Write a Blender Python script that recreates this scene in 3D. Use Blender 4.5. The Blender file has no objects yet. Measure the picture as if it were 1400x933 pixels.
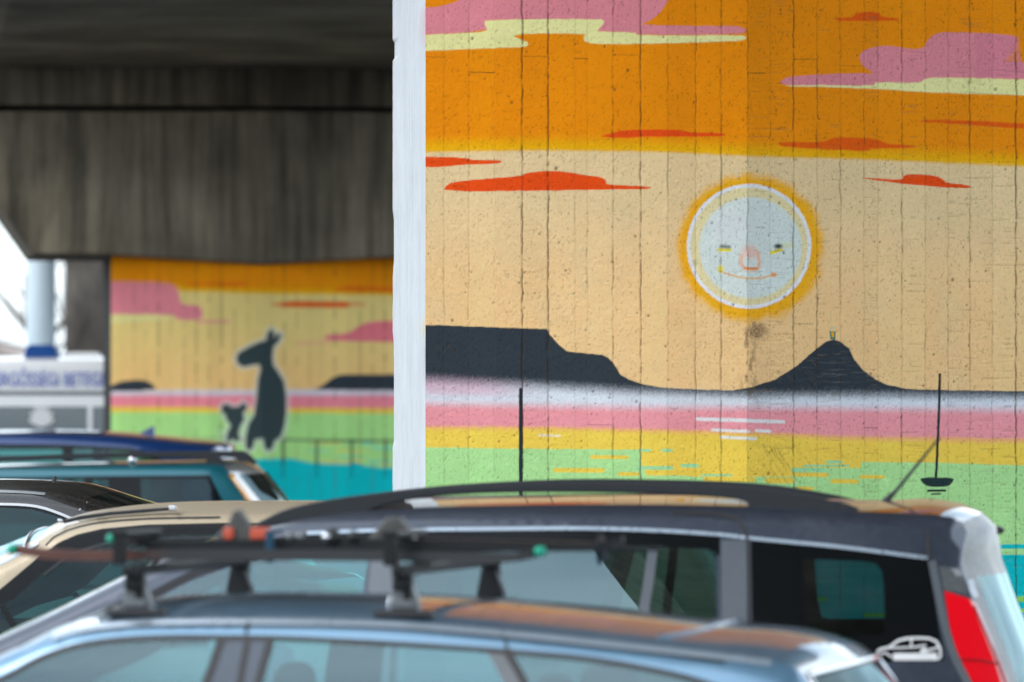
import bpy, bmesh, math, random
import numpy as np
from mathutils import Vector, Matrix
from mathutils.geometry import delaunay_2d_cdt

random.seed(7)
SC = bpy.context.scene
COL = SC.collection
# ---------------------------------------------------------------- camera model
F = 8800.0            # focal length in photo pixels (1400 wide)
CX, HY, HC = 700.0, 575.0, 1.95   # principal column, horizon row, eye height


def at(px, py, Y):
    return Vector(((px - CX) / F * Y, Y, HC + (HY - py) / F * Y))


# ---------------------------------------------------------------- objects
def link(o, parent=None):
    COL.objects.link(o)
    if parent is not None:
        o.parent = parent
    return o


def tag(o, label=None, cat=None, group=None, kind=None):
    if label: o['label'] = label
    if cat: o['category'] = cat
    if group: o['group'] = group
    if kind: o['kind'] = kind
    return o


def empty(name, loc=(0, 0, 0), rz=0.0):
    o = bpy.data.objects.new(name, None)
    o.location = loc
    o.rotation_euler = (0, 0, rz)
    o.empty_display_size = 0.2
    return link(o)


def mesh_obj(name, verts, faces, mat, parent=None, smooth=True, normals=None):
    if normals is not None:
        V_ = np.asarray([tuple(map(float, v)) for v in verts]); N_ = np.asarray([tuple(map(float, n)) for n in normals])
        ff = []
        for f in faces:
            f = [int(q) for q in f]
            fn = np.cross(V_[f[1]] - V_[f[0]], V_[f[2]] - V_[f[1]])
            ff.append(f if fn @ (N_[f[0]] + N_[f[1]] + N_[f[2]]) >= 0 else f[::-1])
        faces = ff
    me = bpy.data.meshes.new(name)
    me.from_pydata([tuple(map(float, v)) for v in verts], [], [tuple(f) for f in faces])
    me.materials.append(mat)
    me.polygons.foreach_set('use_smooth', [smooth] * len(me.polygons))
    me.update()
    if normals is not None:
        me.normals_split_custom_set_from_vertices([tuple(map(float, n)) for n in normals])
    return link(bpy.data.objects.new(name, me), parent)


def bm_obj(name, bm, mat, parent=None, smooth=False):
    bmesh.ops.recalc_face_normals(bm, faces=bm.faces)
    me = bpy.data.meshes.new(name)
    bm.to_mesh(me)
    bm.free()
    me.materials.append(mat)
    me.polygons.foreach_set('use_smooth', [smooth] * len(me.polygons))
    return link(bpy.data.objects.new(name, me), parent)


def add_box(bm, c, s, bevel=0.0, rz=0.0, ry=0.0):
    m = Matrix.Translation(c) @ Matrix.Rotation(rz, 4, 'Z') @ Matrix.Rotation(ry, 4, 'Y') @ Matrix.Diagonal((s[0], s[1], s[2], 1))
    r = bmesh.ops.create_cube(bm, size=1.0, matrix=m)
    if bevel > 0:
        es = list({e for v in r['verts'] for e in v.link_edges})
        bmesh.ops.bevel(bm, geom=es, offset=bevel, segments=2, affect='EDGES', profile=0.6)


def add_tube(bm, pts, rads, n=10, cap=True):
    pts = [Vector(p) for p in pts]
    rings = []
    for i, p in enumerate(pts):
        d = (pts[min(i + 1, len(pts) - 1)] - pts[max(i - 1, 0)]).normalized()
        a = d.orthogonal().normalized() if i == 0 else (prev - d * prev.dot(d)).normalized()
        prev = a
        b = d.cross(a)
        rings.append([bm.verts.new(p + (a * math.cos(2 * math.pi * k / n) + b * math.sin(2 * math.pi * k / n)) * rads[i]) for k in range(n)])
    for r0, r1 in zip(rings, rings[1:]):
        for k in range(n):
            bm.faces.new((r0[k], r0[(k + 1) % n], r1[(k + 1) % n], r1[k]))
    if cap:
        bm.faces.new(rings[0][::-1])
        bm.faces.new(rings[-1])


def add_prism(bm, poly, v0, v1, bevel=0.0):
    """polygon in (x, z) extruded along y from v0 to v1"""
    a = [bm.verts.new((p[0], v0, p[1])) for p in poly]
    b = [bm.verts.new((p[0], v1, p[1])) for p in poly]
    fs = [bm.faces.new(a), bm.faces.new(b[::-1])]
    n = len(poly)
    for i in range(n):
        fs.append(bm.faces.new((a[i], b[i], b[(i + 1) % n], a[(i + 1) % n])))
    bmesh.ops.recalc_face_normals(bm, faces=fs)
    if bevel > 0:
        es = list({e for e in fs[0].edges} | {e for e in fs[1].edges})
        bmesh.ops.bevel(bm, geom=es, offset=bevel, segments=2, affect='EDGES', profile=0.6, clamp_overlap=True)


def add_ell(bm, c, r, seg=20, rings=12, e=1.0):
    res = bmesh.ops.create_uvsphere(bm, u_segments=seg, v_segments=rings, radius=1.0)
    for v in res['verts']:
        p = [math.copysign(abs(q) ** e, q) for q in v.co]
        v.co = Vector((c[0] + p[0] * r[0], c[1] + p[1] * r[1], c[2] + p[2] * r[2]))


# ---------------------------------------------------------------- materials
def srgb(r, g, b):
    def f(c):
        c /= 255.0
        return c / 12.92 if c <= 0.04045 else ((c + 0.055) / 1.055) ** 2.4
    return (f(r), f(g), f(b))


def new_mat(name):
    m = bpy.data.materials.new(name)
    m.use_nodes = True
    nt = m.node_tree
    nt.nodes.clear()
    out = nt.nodes.new('ShaderNodeOutputMaterial')
    return m, nt, out


def N(nt, t, **kw):
    n = nt.nodes.new(t)
    for k, v in kw.items():
        if k in n.inputs:
            n.inputs[k].default_value = v
        else:
            setattr(n, k, v)
    return n


def simple(name, col, rough=0.5, metal=0.0, coat=0.0, spec=0.5, var=0.12, scale=30.0, bump=0.0):
    m, nt, out = new_mat(name)
    b = N(nt, 'ShaderNodeBsdfPrincipled')
    b.inputs['Roughness'].default_value = rough
    b.inputs['Metallic'].default_value = metal
    b.inputs['Coat Weight'].default_value = coat
    b.inputs['Coat Roughness'].default_value = 0.03
    b.inputs['Specular IOR Level'].default_value = spec
    tc = N(nt, 'ShaderNodeTexCoord')
    nz = N(nt, 'ShaderNodeTexNoise', Scale=scale, Detail=4.0)
    nt.links.new(tc.outputs['Object'], nz.inputs['Vector'])
    mx = N(nt, 'ShaderNodeMix', data_type='RGBA')
    mx.inputs['A'].default_value = tuple(c * (1 - var) for c in col) + (1,)
    mx.inputs['B'].default_value = tuple(min(1, c * (1 + var)) for c in col) + (1,)
    nt.links.new(nz.outputs['Fac'], mx.inputs['Factor'])
    nt.links.new(mx.outputs['Result'], b.inputs['Base Color'])
    if bump > 0:
        bp = N(nt, 'ShaderNodeBump', Strength=bump, Distance=0.01)
        nt.links.new(nz.outputs['Fac'], bp.inputs['Height'])
        nt.links.new(bp.outputs['Normal'], b.inputs['Normal'])
    nt.links.new(b.outputs[0], out.inputs[0])
    return m


def car_paint(name, col, metal=0.45, rough=0.32, dust=0.10):
    """metallic paint with a clear coat and a film of road dust"""
    m, nt, out = new_mat(name)
    b = N(nt, 'ShaderNodeBsdfPrincipled')
    b.inputs['Metallic'].default_value = metal
    b.inputs['Coat Weight'].default_value = 1.0
    b.inputs['Coat Roughness'].default_value = 0.02
    tc = N(nt, 'ShaderNodeTexCoord')
    n1 = N(nt, 'ShaderNodeTexNoise', Scale=3.0, Detail=8.0, Roughness=0.65)
    n2 = N(nt, 'ShaderNodeTexNoise', Scale=70.0, Detail=3.0)
    nt.links.new(tc.outputs['Object'], n1.inputs['Vector'])
    nt.links.new(tc.outputs['Object'], n2.inputs['Vector'])
    mul = N(nt, 'ShaderNodeMath', operation='MULTIPLY')
    nt.links.new(n1.outputs['Fac'], mul.inputs[0])
    nt.links.new(n2.outputs['Fac'], mul.inputs[1])
    mr = N(nt, 'ShaderNodeMapRange')
    mr.inputs['From Min'].default_value = 0.15
    mr.inputs['From Max'].default_value = 0.45
    mr.inputs['To Max'].default_value = dust
    nt.links.new(mul.outputs[0], mr.inputs['Value'])
    mx = N(nt, 'ShaderNodeMix', data_type='RGBA')
    mx.inputs['A'].default_value = col + (1,)
    mx.inputs['B'].default_value = (0.30, 0.27, 0.23, 1)
    nt.links.new(mr.outputs[0], mx.inputs['Factor'])
    nt.links.new(mx.outputs['Result'], b.inputs['Base Color'])
    r2 = N(nt, 'ShaderNodeMapRange')
    r2.inputs['From Max'].default_value = max(dust, 0.01)
    r2.inputs['To Min'].default_value = rough
    r2.inputs['To Max'].default_value = min(1.0, rough + 0.2)
    nt.links.new(mr.outputs[0], r2.inputs['Value'])
    nt.links.new(r2.outputs[0], b.inputs['Roughness'])
    nt.links.new(b.outputs[0], out.inputs[0])
    return m


def glass_mat(name, tint, ior=1.75, dust=0.02):
    """pane of tinted glass: reflects by Fresnel, lets tinted light through"""
    m, nt, out = new_mat(name)
    tr = N(nt, 'ShaderNodeBsdfTransparent')
    tr.inputs['Color'].default_value = tint + (1,)
    gl = N(nt, 'ShaderNodeBsdfGlossy')
    gl.inputs['Roughness'].default_value = 0.0
    gl.inputs['Color'].default_value = (0.70, 0.95, 1.0, 1)
    fr = N(nt, 'ShaderNodeFresnel', IOR=ior)
    mx = N(nt, 'ShaderNodeMixShader')
    nt.links.new(fr.outputs[0], mx.inputs[0])
    nt.links.new(tr.outputs[0], mx.inputs[1])
    nt.links.new(gl.outputs[0], mx.inputs[2])
    df = N(nt, 'ShaderNodeBsdfDiffuse')
    df.inputs['Color'].default_value = (0.4, 0.4, 0.38, 1)
    tc = N(nt, 'ShaderNodeTexCoord')
    nz = N(nt, 'ShaderNodeTexNoise', Scale=6.0, Detail=6.0)
    nt.links.new(tc.outputs['Object'], nz.inputs['Vector'])
    mr = N(nt, 'ShaderNodeMapRange')
    mr.inputs['From Min'].default_value = 0.35
    mr.inputs['From Max'].default_value = 0.8
    mr.inputs['To Max'].default_value = dust * 2
    nt.links.new(nz.outputs['Fac'], mr.inputs['Value'])
    m2 = N(nt, 'ShaderNodeMixShader')
    nt.links.new(mr.outputs[0], m2.inputs[0])
    nt.links.new(mx.outputs[0], m2.inputs[1])
    nt.links.new(df.outputs[0], m2.inputs[2])
    nt.links.new(m2.outputs[0], out.inputs[0])
    return m


def concrete(name, lo, hi, stretch=(9, 9, 0.5), bump=0.35):
    """board-marked concrete: streaks along the boards plus blotchy soot"""
    m, nt, out = new_mat(name)
    b = N(nt, 'ShaderNodeBsdfPrincipled', Roughness=0.9)
    b.inputs['Specular IOR Level'].default_value = 0.2
    tc = N(nt, 'ShaderNodeTexCoord')
    mp = N(nt, 'ShaderNodeMapping')
    mp.inputs['Scale'].default_value = stretch
    nt.links.new(tc.outputs['Object'], mp.inputs['Vector'])
    n1 = N(nt, 'ShaderNodeTexNoise', Scale=1.0, Detail=5.0, Roughness=0.65)
    nt.links.new(mp.outputs[0], n1.inputs['Vector'])
    n2 = N(nt, 'ShaderNodeTexNoise', Scale=0.9, Detail=6.0, Roughness=0.6)
    nt.links.new(tc.outputs['Object'], n2.inputs['Vector'])
    n3 = N(nt, 'ShaderNodeTexNoise', Scale=45.0, Detail=4.0)
    nt.links.new(tc.outputs['Object'], n3.inputs['Vector'])
    r1 = N(nt, 'ShaderNodeMapRange')
    r1.inputs['From Min'].default_value = 0.36
    r1.inputs['From Max'].default_value = 0.66
    nt.links.new(n1.outputs['Fac'], r1.inputs['Value'])
    mx = N(nt, 'ShaderNodeMix', data_type='RGBA')
    mx.inputs['A'].default_value = lo + (1,)
    mx.inputs['B'].default_value = hi + (1,)
    nt.links.new(r1.outputs[0], mx.inputs['Factor'])
    r2 = N(nt, 'ShaderNodeMapRange')
    r2.inputs['From Min'].default_value = 0.35
    r2.inputs['From Max'].default_value = 0.7
    r2.inputs['To Min'].default_value = 0.55
    r2.inputs['To Max'].default_value = 1.15
    nt.links.new(n2.outputs['Fac'], r2.inputs['Value'])
    mu = N(nt, 'ShaderNodeMix', data_type='RGBA', blend_type='MULTIPLY')
    mu.inputs['Factor'].default_value = 1.0
    nt.links.new(mx.outputs['Result'], mu.inputs['A'])
    nt.links.new(r2.outputs[0], mu.inputs['B'])
    nt.links.new(mu.outputs['Result'], b.inputs['Base Color'])
    ad = N(nt, 'ShaderNodeMath', operation='MULTIPLY_ADD')
    ad.inputs[1].default_value = 0.4
    nt.links.new(n3.outputs['Fac'], ad.inputs[0])
    nt.links.new(n1.outputs['Fac'], ad.inputs[2])
    bp = N(nt, 'ShaderNodeBump', Strength=bump, Distance=0.02)
    nt.links.new(ad.outputs[0], bp.inputs['Height'])
    nt.links.new(bp.outputs['Normal'], b.inputs['Normal'])
    nt.links.new(b.outputs[0], out.inputs[0])
    return m


def wall_paint(name):
    """paint on rough concrete; the painted picture itself is in the colour attribute"""
    m, nt, out = new_mat(name)
    b = N(nt, 'ShaderNodeBsdfPrincipled', Roughness=0.8)
    b.inputs['Specular IOR Level'].default_value = 0.12
    at_ = N(nt, 'ShaderNodeAttribute', attribute_name='paint')
    tc = N(nt, 'ShaderNodeTexCoord')
    n1 = N(nt, 'ShaderNodeTexNoise', Scale=260.0, Detail=3.0)
    n2 = N(nt, 'ShaderNodeTexNoise', Scale=3.0, Detail=8.0, Roughness=0.7)
    for n in (n1, n2):
        nt.links.new(tc.outputs['Object'], n.inputs['Vector'])
    mr = N(nt, 'ShaderNodeMapRange')
    mr.inputs['From Min'].default_value = 0.3
    mr.inputs['From Max'].default_value = 0.7
    mr.inputs['To Min'].default_value = 0.93
    mr.inputs['To Max'].default_value = 1.05
    nt.links.new(n2.outputs['Fac'], mr.inputs['Value'])
    mu = N(nt, 'ShaderNodeMix', data_type='RGBA', blend_type='MULTIPLY')
    mu.inputs['Factor'].default_value = 1.0
    nt.links.new(at_.outputs['Color'], mu.inputs['A'])
    nt.links.new(mr.outputs[0], mu.inputs['B'])
    nt.links.new(mu.outputs['Result'], b.inputs['Base Color'])
    bp = N(nt, 'ShaderNodeBump', Strength=0.25, Distance=0.004)
    nt.links.new(n1.outputs['Fac'], bp.inputs['Height'])
    nt.links.new(bp.outputs['Normal'], b.inputs['Normal'])
    nt.links.new(b.outputs[0], out.inputs[0])
    return m


M = {}
M['wall_paint'] = wall_paint('wall paint')
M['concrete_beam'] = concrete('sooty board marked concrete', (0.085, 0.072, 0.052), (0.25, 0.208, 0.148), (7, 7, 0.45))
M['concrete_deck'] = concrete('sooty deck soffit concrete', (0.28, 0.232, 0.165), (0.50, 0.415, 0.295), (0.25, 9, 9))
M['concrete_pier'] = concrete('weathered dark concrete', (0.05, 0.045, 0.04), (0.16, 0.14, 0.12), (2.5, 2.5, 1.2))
M['asphalt'] = simple('asphalt', (0.055, 0.055, 0.058), 0.9, scale=90, var=0.3, bump=0.4)
M['line_paint'] = simple('white road paint', (0.7, 0.7, 0.68), 0.7, scale=40)
M['black_trim'] = simple('black gloss trim', (0.006, 0.007, 0.008), 0.12, spec=.2)
M['rubber'] = simple('black rubber', (0.018, 0.018, 0.02), 0.55)
M['plastic'] = simple('dark grey plastic', (0.018, 0.020, 0.024), 0.45, spec=.35)
M['tyre'] = simple('tyre rubber', (0.02, 0.02, 0.02), 0.8, bump=0.2)
M['alloy'] = simple('alloy rim', (0.55, 0.56, 0.58), 0.3, metal=0.9)
M['chrome'] = simple('bright metal', (0.75, 0.76, 0.78), 0.12, metal=1.0, var=0.03)
M['steel'] = simple('galvanised steel', (0.42, 0.43, 0.44), 0.38, metal=0.85)
M['seat'] = simple('dark seat cloth', (0.03, 0.032, 0.036), 0.85, scale=120)
M['seat_light'] = simple('grey seat cloth', (0.12, 0.13, 0.14), 0.85, scale=120)
M['glass'] = glass_mat('greenish car glass', (0.56, 0.84, 0.87), ior=2.2)
M['glass_dark'] = glass_mat('dark privacy glass', (0.20, 0.35, 0.345), ior=1.5)
M['glass_mid'] = glass_mat('tinted reflecting glass', (0.20, 0.35, 0.345), ior=2.25)
M['glass_tan'] = glass_mat('teal tinted glass', (0.32, 0.68, 0.66), ior=1.42)
M['glass_rear'] = glass_mat('rear window glass', (0.05, 0.08, 0.08), ior=1.10)
M['red_lens'] = simple('red lamp lens', (0.74, 0.0, 0.008), 0.3, coat=0.15, spec=.25, var=0.03)
M['pink_lens'] = simple('pale red lens edge', (0.8, 0.35, 0.36), 0.1, coat=1.0, var=0.05)
M['grey_lens'] = simple('smoked lamp lens', (0.10, 0.11, 0.115), 0.12, coat=1.0, var=0.3, scale=60)
M['clear_lens'] = simple('clear lamp lens', (0.65, 0.67, 0.7), 0.08, metal=0.3, coat=1.0)
M['amber_reflection'] = simple('amber painted reflection', (0.7, 0.3, 0.02), 0.12, coat=1.0)
M['sticker'] = simple('silver sticker', (0.72, 0.72, 0.72), 0.4, var=0.15)
M['white_vinyl'] = simple('white vinyl', (0.8, 0.81, 0.82), 0.45)
M['blue_vinyl'] = simple('blue vinyl lettering', srgb(60, 90, 190), 0.5)
M['beacon'] = simple('blue beacon plastic', (0.0, 0.055, 0.24), 0.35, spec=.3)
M['pole_paint'] = simple('pale blue painted steel', (0.50, 0.60, 0.66), 0.5, var=0.08)
M['ski_black'] = simple('black ski', (0.010, 0.011, 0.013), 0.4, spec=.25)
def two_tone(name, ca, cb, x0, w_):
    mm = simple(name, ca, .4, scale=14, var=.4)
    nt_ = mm.node_tree
    b_ = next(q for q in nt_.nodes if q.type == 'BSDF_PRINCIPLED')
    src = b_.inputs['Base Color'].links[0].from_socket
    tc_ = N(nt_, 'ShaderNodeTexCoord'); sp = N(nt_, 'ShaderNodeSeparateXYZ'); mr_ = N(nt_, 'ShaderNodeMapRange')
    mr_.inputs['From Min'].default_value = x0; mr_.inputs['From Max'].default_value = x0 + w_
    mx_ = N(nt_, 'ShaderNodeMix', data_type='RGBA')
    mx_.inputs['B'].default_value = cb + (1,)
    nt_.links.new(tc_.outputs['Object'], sp.inputs[0]); nt_.links.new(sp.outputs['X'], mr_.inputs['Value'])
    nt_.links.new(mr_.outputs[0], mx_.inputs['Factor']); nt_.links.new(src, mx_.inputs['A'])
    nt_.links.new(mx_.outputs['Result'], b_.inputs['Base Color'])
    return mm


M['ski_brown'] = two_tone('red brown and black ski', (0.10, 0.032, 0.02), (0.02, 0.02, 0.022), -.40, .12)
M['green_plastic'] = simple('green plastic', (0.0, 0.36, 0.22), 0.4)
M['orange_plastic'] = simple('orange plastic', (0.55, 0.08, 0.035), 0.4)
M['blue_strap'] = simple('blue strap', (0.006, 0.05, 0.09), 0.8)
M['ski_black'].name = 'black ski'
M['bark'] = simple('grey bark', (0.14, 0.12, 0.10), 0.9, bump=0.5)
M['house_wall'] = simple('pale render', (0.55, 0.48, 0.42), 0.9)
M['house_roof'] = simple('brown roof tiles', (0.30, 0.24, 0.21), 0.9)


# ---------------------------------------------------------------- numpy helpers
def vnoise(x, y, seed=0):
    xi = np.floor(x).astype(np.int64); yi = np.floor(y).astype(np.int64)
    fx = x - xi; fy = y - yi
    fx = fx * fx * (3 - 2 * fx); fy = fy * fy * (3 - 2 * fy)

    def h(a, b):
        n = (a * 374761393 + b * 668265263 + seed * 974634777) & 0x7fffffff
        n = ((n ^ (n >> 13)) * 1274126177) & 0x7fffffff
        return ((n ^ (n >> 16)) & 0xffff) / 65535.0
    return (h(xi, yi) * (1 - fx) + h(xi + 1, yi) * fx) * (1 - fy) + (h(xi, yi + 1) * (1 - fx) + h(xi + 1, yi + 1) * fx) * fy


def fbm(x, y, seed=0, oct=4):
    s = 0; a = 0.5; t = 0
    for i in range(oct):
        s = s + a * vnoise(x * 2 ** i, y * 2 ** i, seed + i * 17); t += a; a *= 0.5
    return s / t


def poly_sd(x, y, poly):
    """signed distance to a polygon, positive inside"""
    p = np.asarray(poly, float)
    q = np.roll(p, -1, axis=0)
    d = np.full(x.shape, 1e18)
    ins = np.zeros(x.shape, bool)
    for (ax, ay), (bx, by) in zip(p, q):
        ex, ey = bx - ax, by - ay
        L = ex * ex + ey * ey
        if L < 1e-12: continue
        wx, wy = x - ax, y - ay
        t = np.clip((wx * ex + wy * ey) / L, 0, 1)
        d = np.minimum(d, (wx - ex * t) ** 2 + (wy - ey * t) ** 2)
        c = ((ay > y) != (by > y))
        with np.errstate(divide='ignore', invalid='ignore'):
            ins ^= c & (x < (bx - ax) * (y - ay) / (by - ay if by != ay else 1e-12) + ax)
    d = np.sqrt(d)
    return np.where(ins, d, -d)


def line_d(x, y, pts):
    d = np.full(x.shape, 1e18)
    for (ax, ay), (bx, by) in zip(pts, pts[1:]):
        ex, ey = bx - ax, by - ay
        L = ex * ex + ey * ey + 1e-12
        t = np.clip(((x - ax) * ex + (y - ay) * ey) / L, 0, 1)
        d = np.minimum(d, (x - ax - ex * t) ** 2 + (y - ay - ey * t) ** 2)
    return np.sqrt(d)


def sstep(a, b, v):
    t = np.clip((v - a) / (b - a), 0, 1)
    return t * t * (3 - 2 * t)


class Painter:
    """spray-can painter working in photograph coordinates of the wall"""
    def __init__(s, x, y):
        s.x, s.y = x, y
        s.c = np.zeros(x.shape + (3,))
        s.wx = (fbm(x / 9, y / 9, 3) - 0.5) * 3.0
        s.wy = (fbm(x / 9, y / 9, 9) - 0.5) * 3.0
        s.grain = fbm(x / 1.6, y / 1.6, 21, 2) - 0.5

    def mix(s, a, col):
        col = np.array(srgb(*col)) if not isinstance(col, np.ndarray) else col
        s.c += (col - s.c) * a[..., None]

    def above(s, line, col, soft=1.0, grain=0.0):     # fill everything below (larger y) the line
        xs, ys = zip(*line)
        b = np.interp(s.x, xs, ys)
        s.mix(sstep(-soft, soft, s.y + s.wy * 0.6 - b + s.grain * grain), col)

    def poly(s, pts, col, soft=0.8, a=1.0, wob=0.5, grain=0.0):
        xs, ys = zip(*pts)
        pad = soft + 6
        m = (s.x > min(xs) - pad) & (s.x < max(xs) + pad) & (s.y > min(ys) - pad) & (s.y < max(ys) + pad)
        if not m.any(): return
        sd = poly_sd(s.x[m] + s.wx[m] * wob, s.y[m] + s.wy[m] * wob, pts)
        al = np.zeros(s.x.shape)
        al[m] = sstep(-soft, soft, sd + s.grain[m] * grain) * a
        s.mix(al, col)

    def line(s, pts, w, col, soft=0.7, a=1.0, wob=0.3, grain=0.0):
        xs, ys = zip(*pts)
        pad = w + soft + 6
        m = (s.x > min(xs) - pad) & (s.x < max(xs) + pad) & (s.y > min(ys) - pad) & (s.y < max(ys) + pad)
        if not m.any(): return
        d = line_d(s.x[m] + s.wx[m] * wob, s.y[m] + s.wy[m] * wob, pts)
        al = np.zeros(s.x.shape)
        al[m] = sstep(soft, -soft, d - w / 2 + s.grain[m] * grain) * a
        s.mix(al, col)

    def ell(s, c, rx, ry, col, soft=1.0, a=1.0, grain=0.0):
        r = np.hypot((s.x - c[0]) / rx, (s.y - c[1]) / ry)
        d = (1 - r) * min(rx, ry) + s.grain * grain
        s.mix(sstep(-soft, soft, d) * a, col)


def smooth_poly(pts, n=2):
    p = [tuple(q) for q in pts]
    for _ in range(n):
        o = []
        for a, b in zip(p, p[1:] + p[:1]):
            o.append((a[0] * .75 + b[0] * .25, a[1] * .75 + b[1] * .25))
            o.append((a[0] * .25 + b[0] * .75, a[1] * .25 + b[1] * .75))
        p = o
    return p


def sm(pts): return smooth_poly(pts, 1)


ORANGE, YEL, PEACH, PEACH2 = (232, 136, 4), (228, 168, 8), (224, 194, 146), (234, 190, 134)
PINK, RED, PALE = (216, 131, 140), (226, 74, 16), (226, 220, 152)
SLATE, WHITE, PINK2 = (47, 55, 62), (208, 212, 219), (228, 146, 152)
YEL2, GREEN, TEAL, DARK = (232, 196, 78), (166, 212, 140), (0, 178, 182), (40, 46, 54)


def paint_main(x, y):
    p = Painter(x, y)
    p.mix(np.ones(x.shape), ORANGE)
    al = np.clip(fbm(x / 60, y / 40, 5) * 1.6 - 0.5, 0, 1) * 0.35
    p.mix(al, (214, 122, 4))
    b1 = [(500, 209), (582, 208), (760, 206), (900, 208), (1022, 214), (1200, 219), (1400, 228), (1520, 232)]
    p.above([(a, b - 14) for a, b in b1], YEL, 13, 5)
    p.above(b1, PEACH, 3.0, 2)
    p.above([(a, b + 130) for a, b in b1], PEACH2, 90, 5)
    # warm smudges in the peach
    p.mix(np.clip(fbm(x / 50, y / 70, 31) * 2 - 1.05, 0, 1) * 0.5 * (y > 225), (216, 196, 150))
    # clouds
    p.poly(sm([(560, 12), (605, 9), (630, 0), (640, -30), (930, -30), (914, 0), (905, 15), (890, 28), (873, 35), (1000, 36), (1014, 37), (1021, 42), (1016, 47), (870, 48), (866, 44), (820, 44), (816, 41), (826, 31), (818, 27), (668, 27), (662, 31), (668, 43), (560, 49)]), PINK, 1.0)
    p.poly(sm([(560, 49), (620, 46), (668, 44), (662, 32), (665, 27), (820, 26), (828, 30), (818, 40), (817, 44), (868, 44), (870, 49), (1014, 48), (1021, 51), (1018, 55), (1000, 57), (900, 60), (830, 61), (800, 59), (797, 51), (802, 46), (720, 46), (700, 49), (712, 54), (724, 59), (718, 65), (680, 66), (600, 69), (560, 71)]), PALE, 1.0)
    p.poly(sm([(1066, 116), (1070, 108), (1085, 104), (1170, 100), (1198, 101), (1181, 92), (1173, 78), (1180, 70), (1195, 64), (1220, 63), (1240, 67), (1263, 67), (1268, 55), (1278, 46), (1300, 44), (1360, 46), (1390, 49), (1390, 65), (1376, 80), (1374, 86), (1500, 84), (1500, 112), (1340, 107), (1270, 107), (1258, 116), (1200, 119), (1100, 117)]), PINK, 1.0)
    p.poly([(1335, 46), (1392, 50), (1400, 106), (1335, 106)], (206, 118, 138), 1.5, 0.5)
    p.poly(sm([(1066, 118), (1100, 116), (1195, 118), (1198, 112), (1258, 114), (1265, 107), (1300, 106), (1500, 112), (1500, 133), (1380, 130), (1280, 127), (1200, 122), (1120, 119)]), PALE, 1.2)
    for q, s_ in (([(560, 214), (640, 216), (645, 219), (684, 219), (686, 222), (680, 224), (640, 225), (600, 229), (560, 229)], 0.8),
              ([(605, 262), (611, 252), (625, 248), (713, 241), (718, 237), (740, 234), (775, 235), (800, 240), (822, 242), (829, 247), (829, 253), (888, 255), (891, 258), (870, 259), (730, 261)], 0.8),
              ([(819, 186), (840, 182), (848, 178), (930, 177), (938, 181), (988, 182), (992, 185), (980, 187), (900, 187), (840, 189)], 1.2),
              ([(1142, 27), (1145, 24), (1167, 24), (1169, 17), (1202, 16), (1205, 24), (1228, 25), (1229, 28), (1220, 29), (1150, 29)], 1.4),
              ([(1062, 198), (1068, 194), (1125, 195), (1135, 190), (1150, 188), (1200, 190), (1212, 197), (1252, 199), (1250, 203), (1190, 203), (1188, 207), (1160, 206), (1080, 202)], 1.5),
              ([(1255, 167), (1262, 164), (1330, 165), (1400, 169), (1500, 174), (1500, 180), (1390, 176), (1300, 169)], 1.6),
              ([(1176, 244), (1182, 243), (1233, 247), (1236, 239), (1250, 238), (1280, 240), (1291, 247), (1293, 250), (1326, 254), (1328, 256), (1322, 258), (1280, 256), (1240, 252)], 0.8)):
        p.poly(sm(q), RED if s_ < 1.3 else (220, 78, 12), s_, 1.0 if s_ < 1.3 else 0.88)
    # the sun with its sleepy face
    r = np.hypot(x - 1026, y - 339)
    p.mix(sstep(107, 92, r + p.grain * 7 + (fbm(x / 14, y / 14, 77) - 0.5) * 10) * 0.97, (236, 166, 14))
    p.ell((1024, 337), 84, 84, (222, 206, 156), 1.8)
    rr = np.abs(np.hypot((x - 1024) / 84, (y - 337) / 84) - 0.985) * 84
    p.mix(sstep(3.4, 1.4, rr + p.grain * 2) * 0.95, (222, 222, 228))
    p.ell((1026, 339), 70, 69, (207, 215, 209), 2.4, 1.0, 2)
    p.ell((1000, 310), 26, 22, (214, 214, 216), 16, 0.5, 3)
    p.line([(983, 342), (998, 342)], 4, (226, 206, 20), 1.6)
    p.line([(1054, 346), (1068, 342)], 4, (226, 206, 20), 1.6)
    p.ell((1076, 336), 8, 3, (214, 210, 110), 4, 0.5)
    p.line([(986, 337), (997, 338)], 4.0, (70, 82, 82), 2.4, .85)
    p.ell((1064, 337), 5.5, 3.2, (60, 66, 62), 2.2)
    p.ell((1025, 345), 10, 9, (226, 178, 160), 6, 0.8, 2)
    p.line(sm_open([(1014, 350), (1013, 358), (1017, 366), (1026, 369), (1036, 367), (1038, 358), (1036, 346)]), 4, (236, 150, 100), 2.8, 0.75)
    p.line([(1018, 367), (1034, 367)], 3, (226, 132, 30), 1.5, 0.9)
    p.line(sm_open([(984, 368), (990, 373), (1006, 378), (1024, 381), (1042, 380), (1053, 377)]), 2.2, (226, 160, 60), 1.3, .85)
    p.ell((985, 368), 4, 5, (226, 206, 20), 2.2, 0.9)
    p.ell((1058, 376), 4, 3, (232, 140, 20), 2, 0.9)
    # headlands
    top = [(500, 445), (582, 445), (600, 445), (748, 450), (751, 457), (757, 464), (765, 472), (775, 480), (786, 482), (822, 485), (831, 489), (838, 496), (848, 512), (860, 519), (880, 526), (910, 531), (960, 533), (1000, 534), (1030, 529), (1060, 519), (1090, 500), (1118, 476), (1130, 467), (1140, 464), (1150, 468), (1161, 477), (1168, 492), (1180, 506), (1196, 518), (1212, 526), (1240, 532), (1300, 534), (1400, 535), (1520, 536)]
    p.above(top, SLATE, 0.9)
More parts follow.
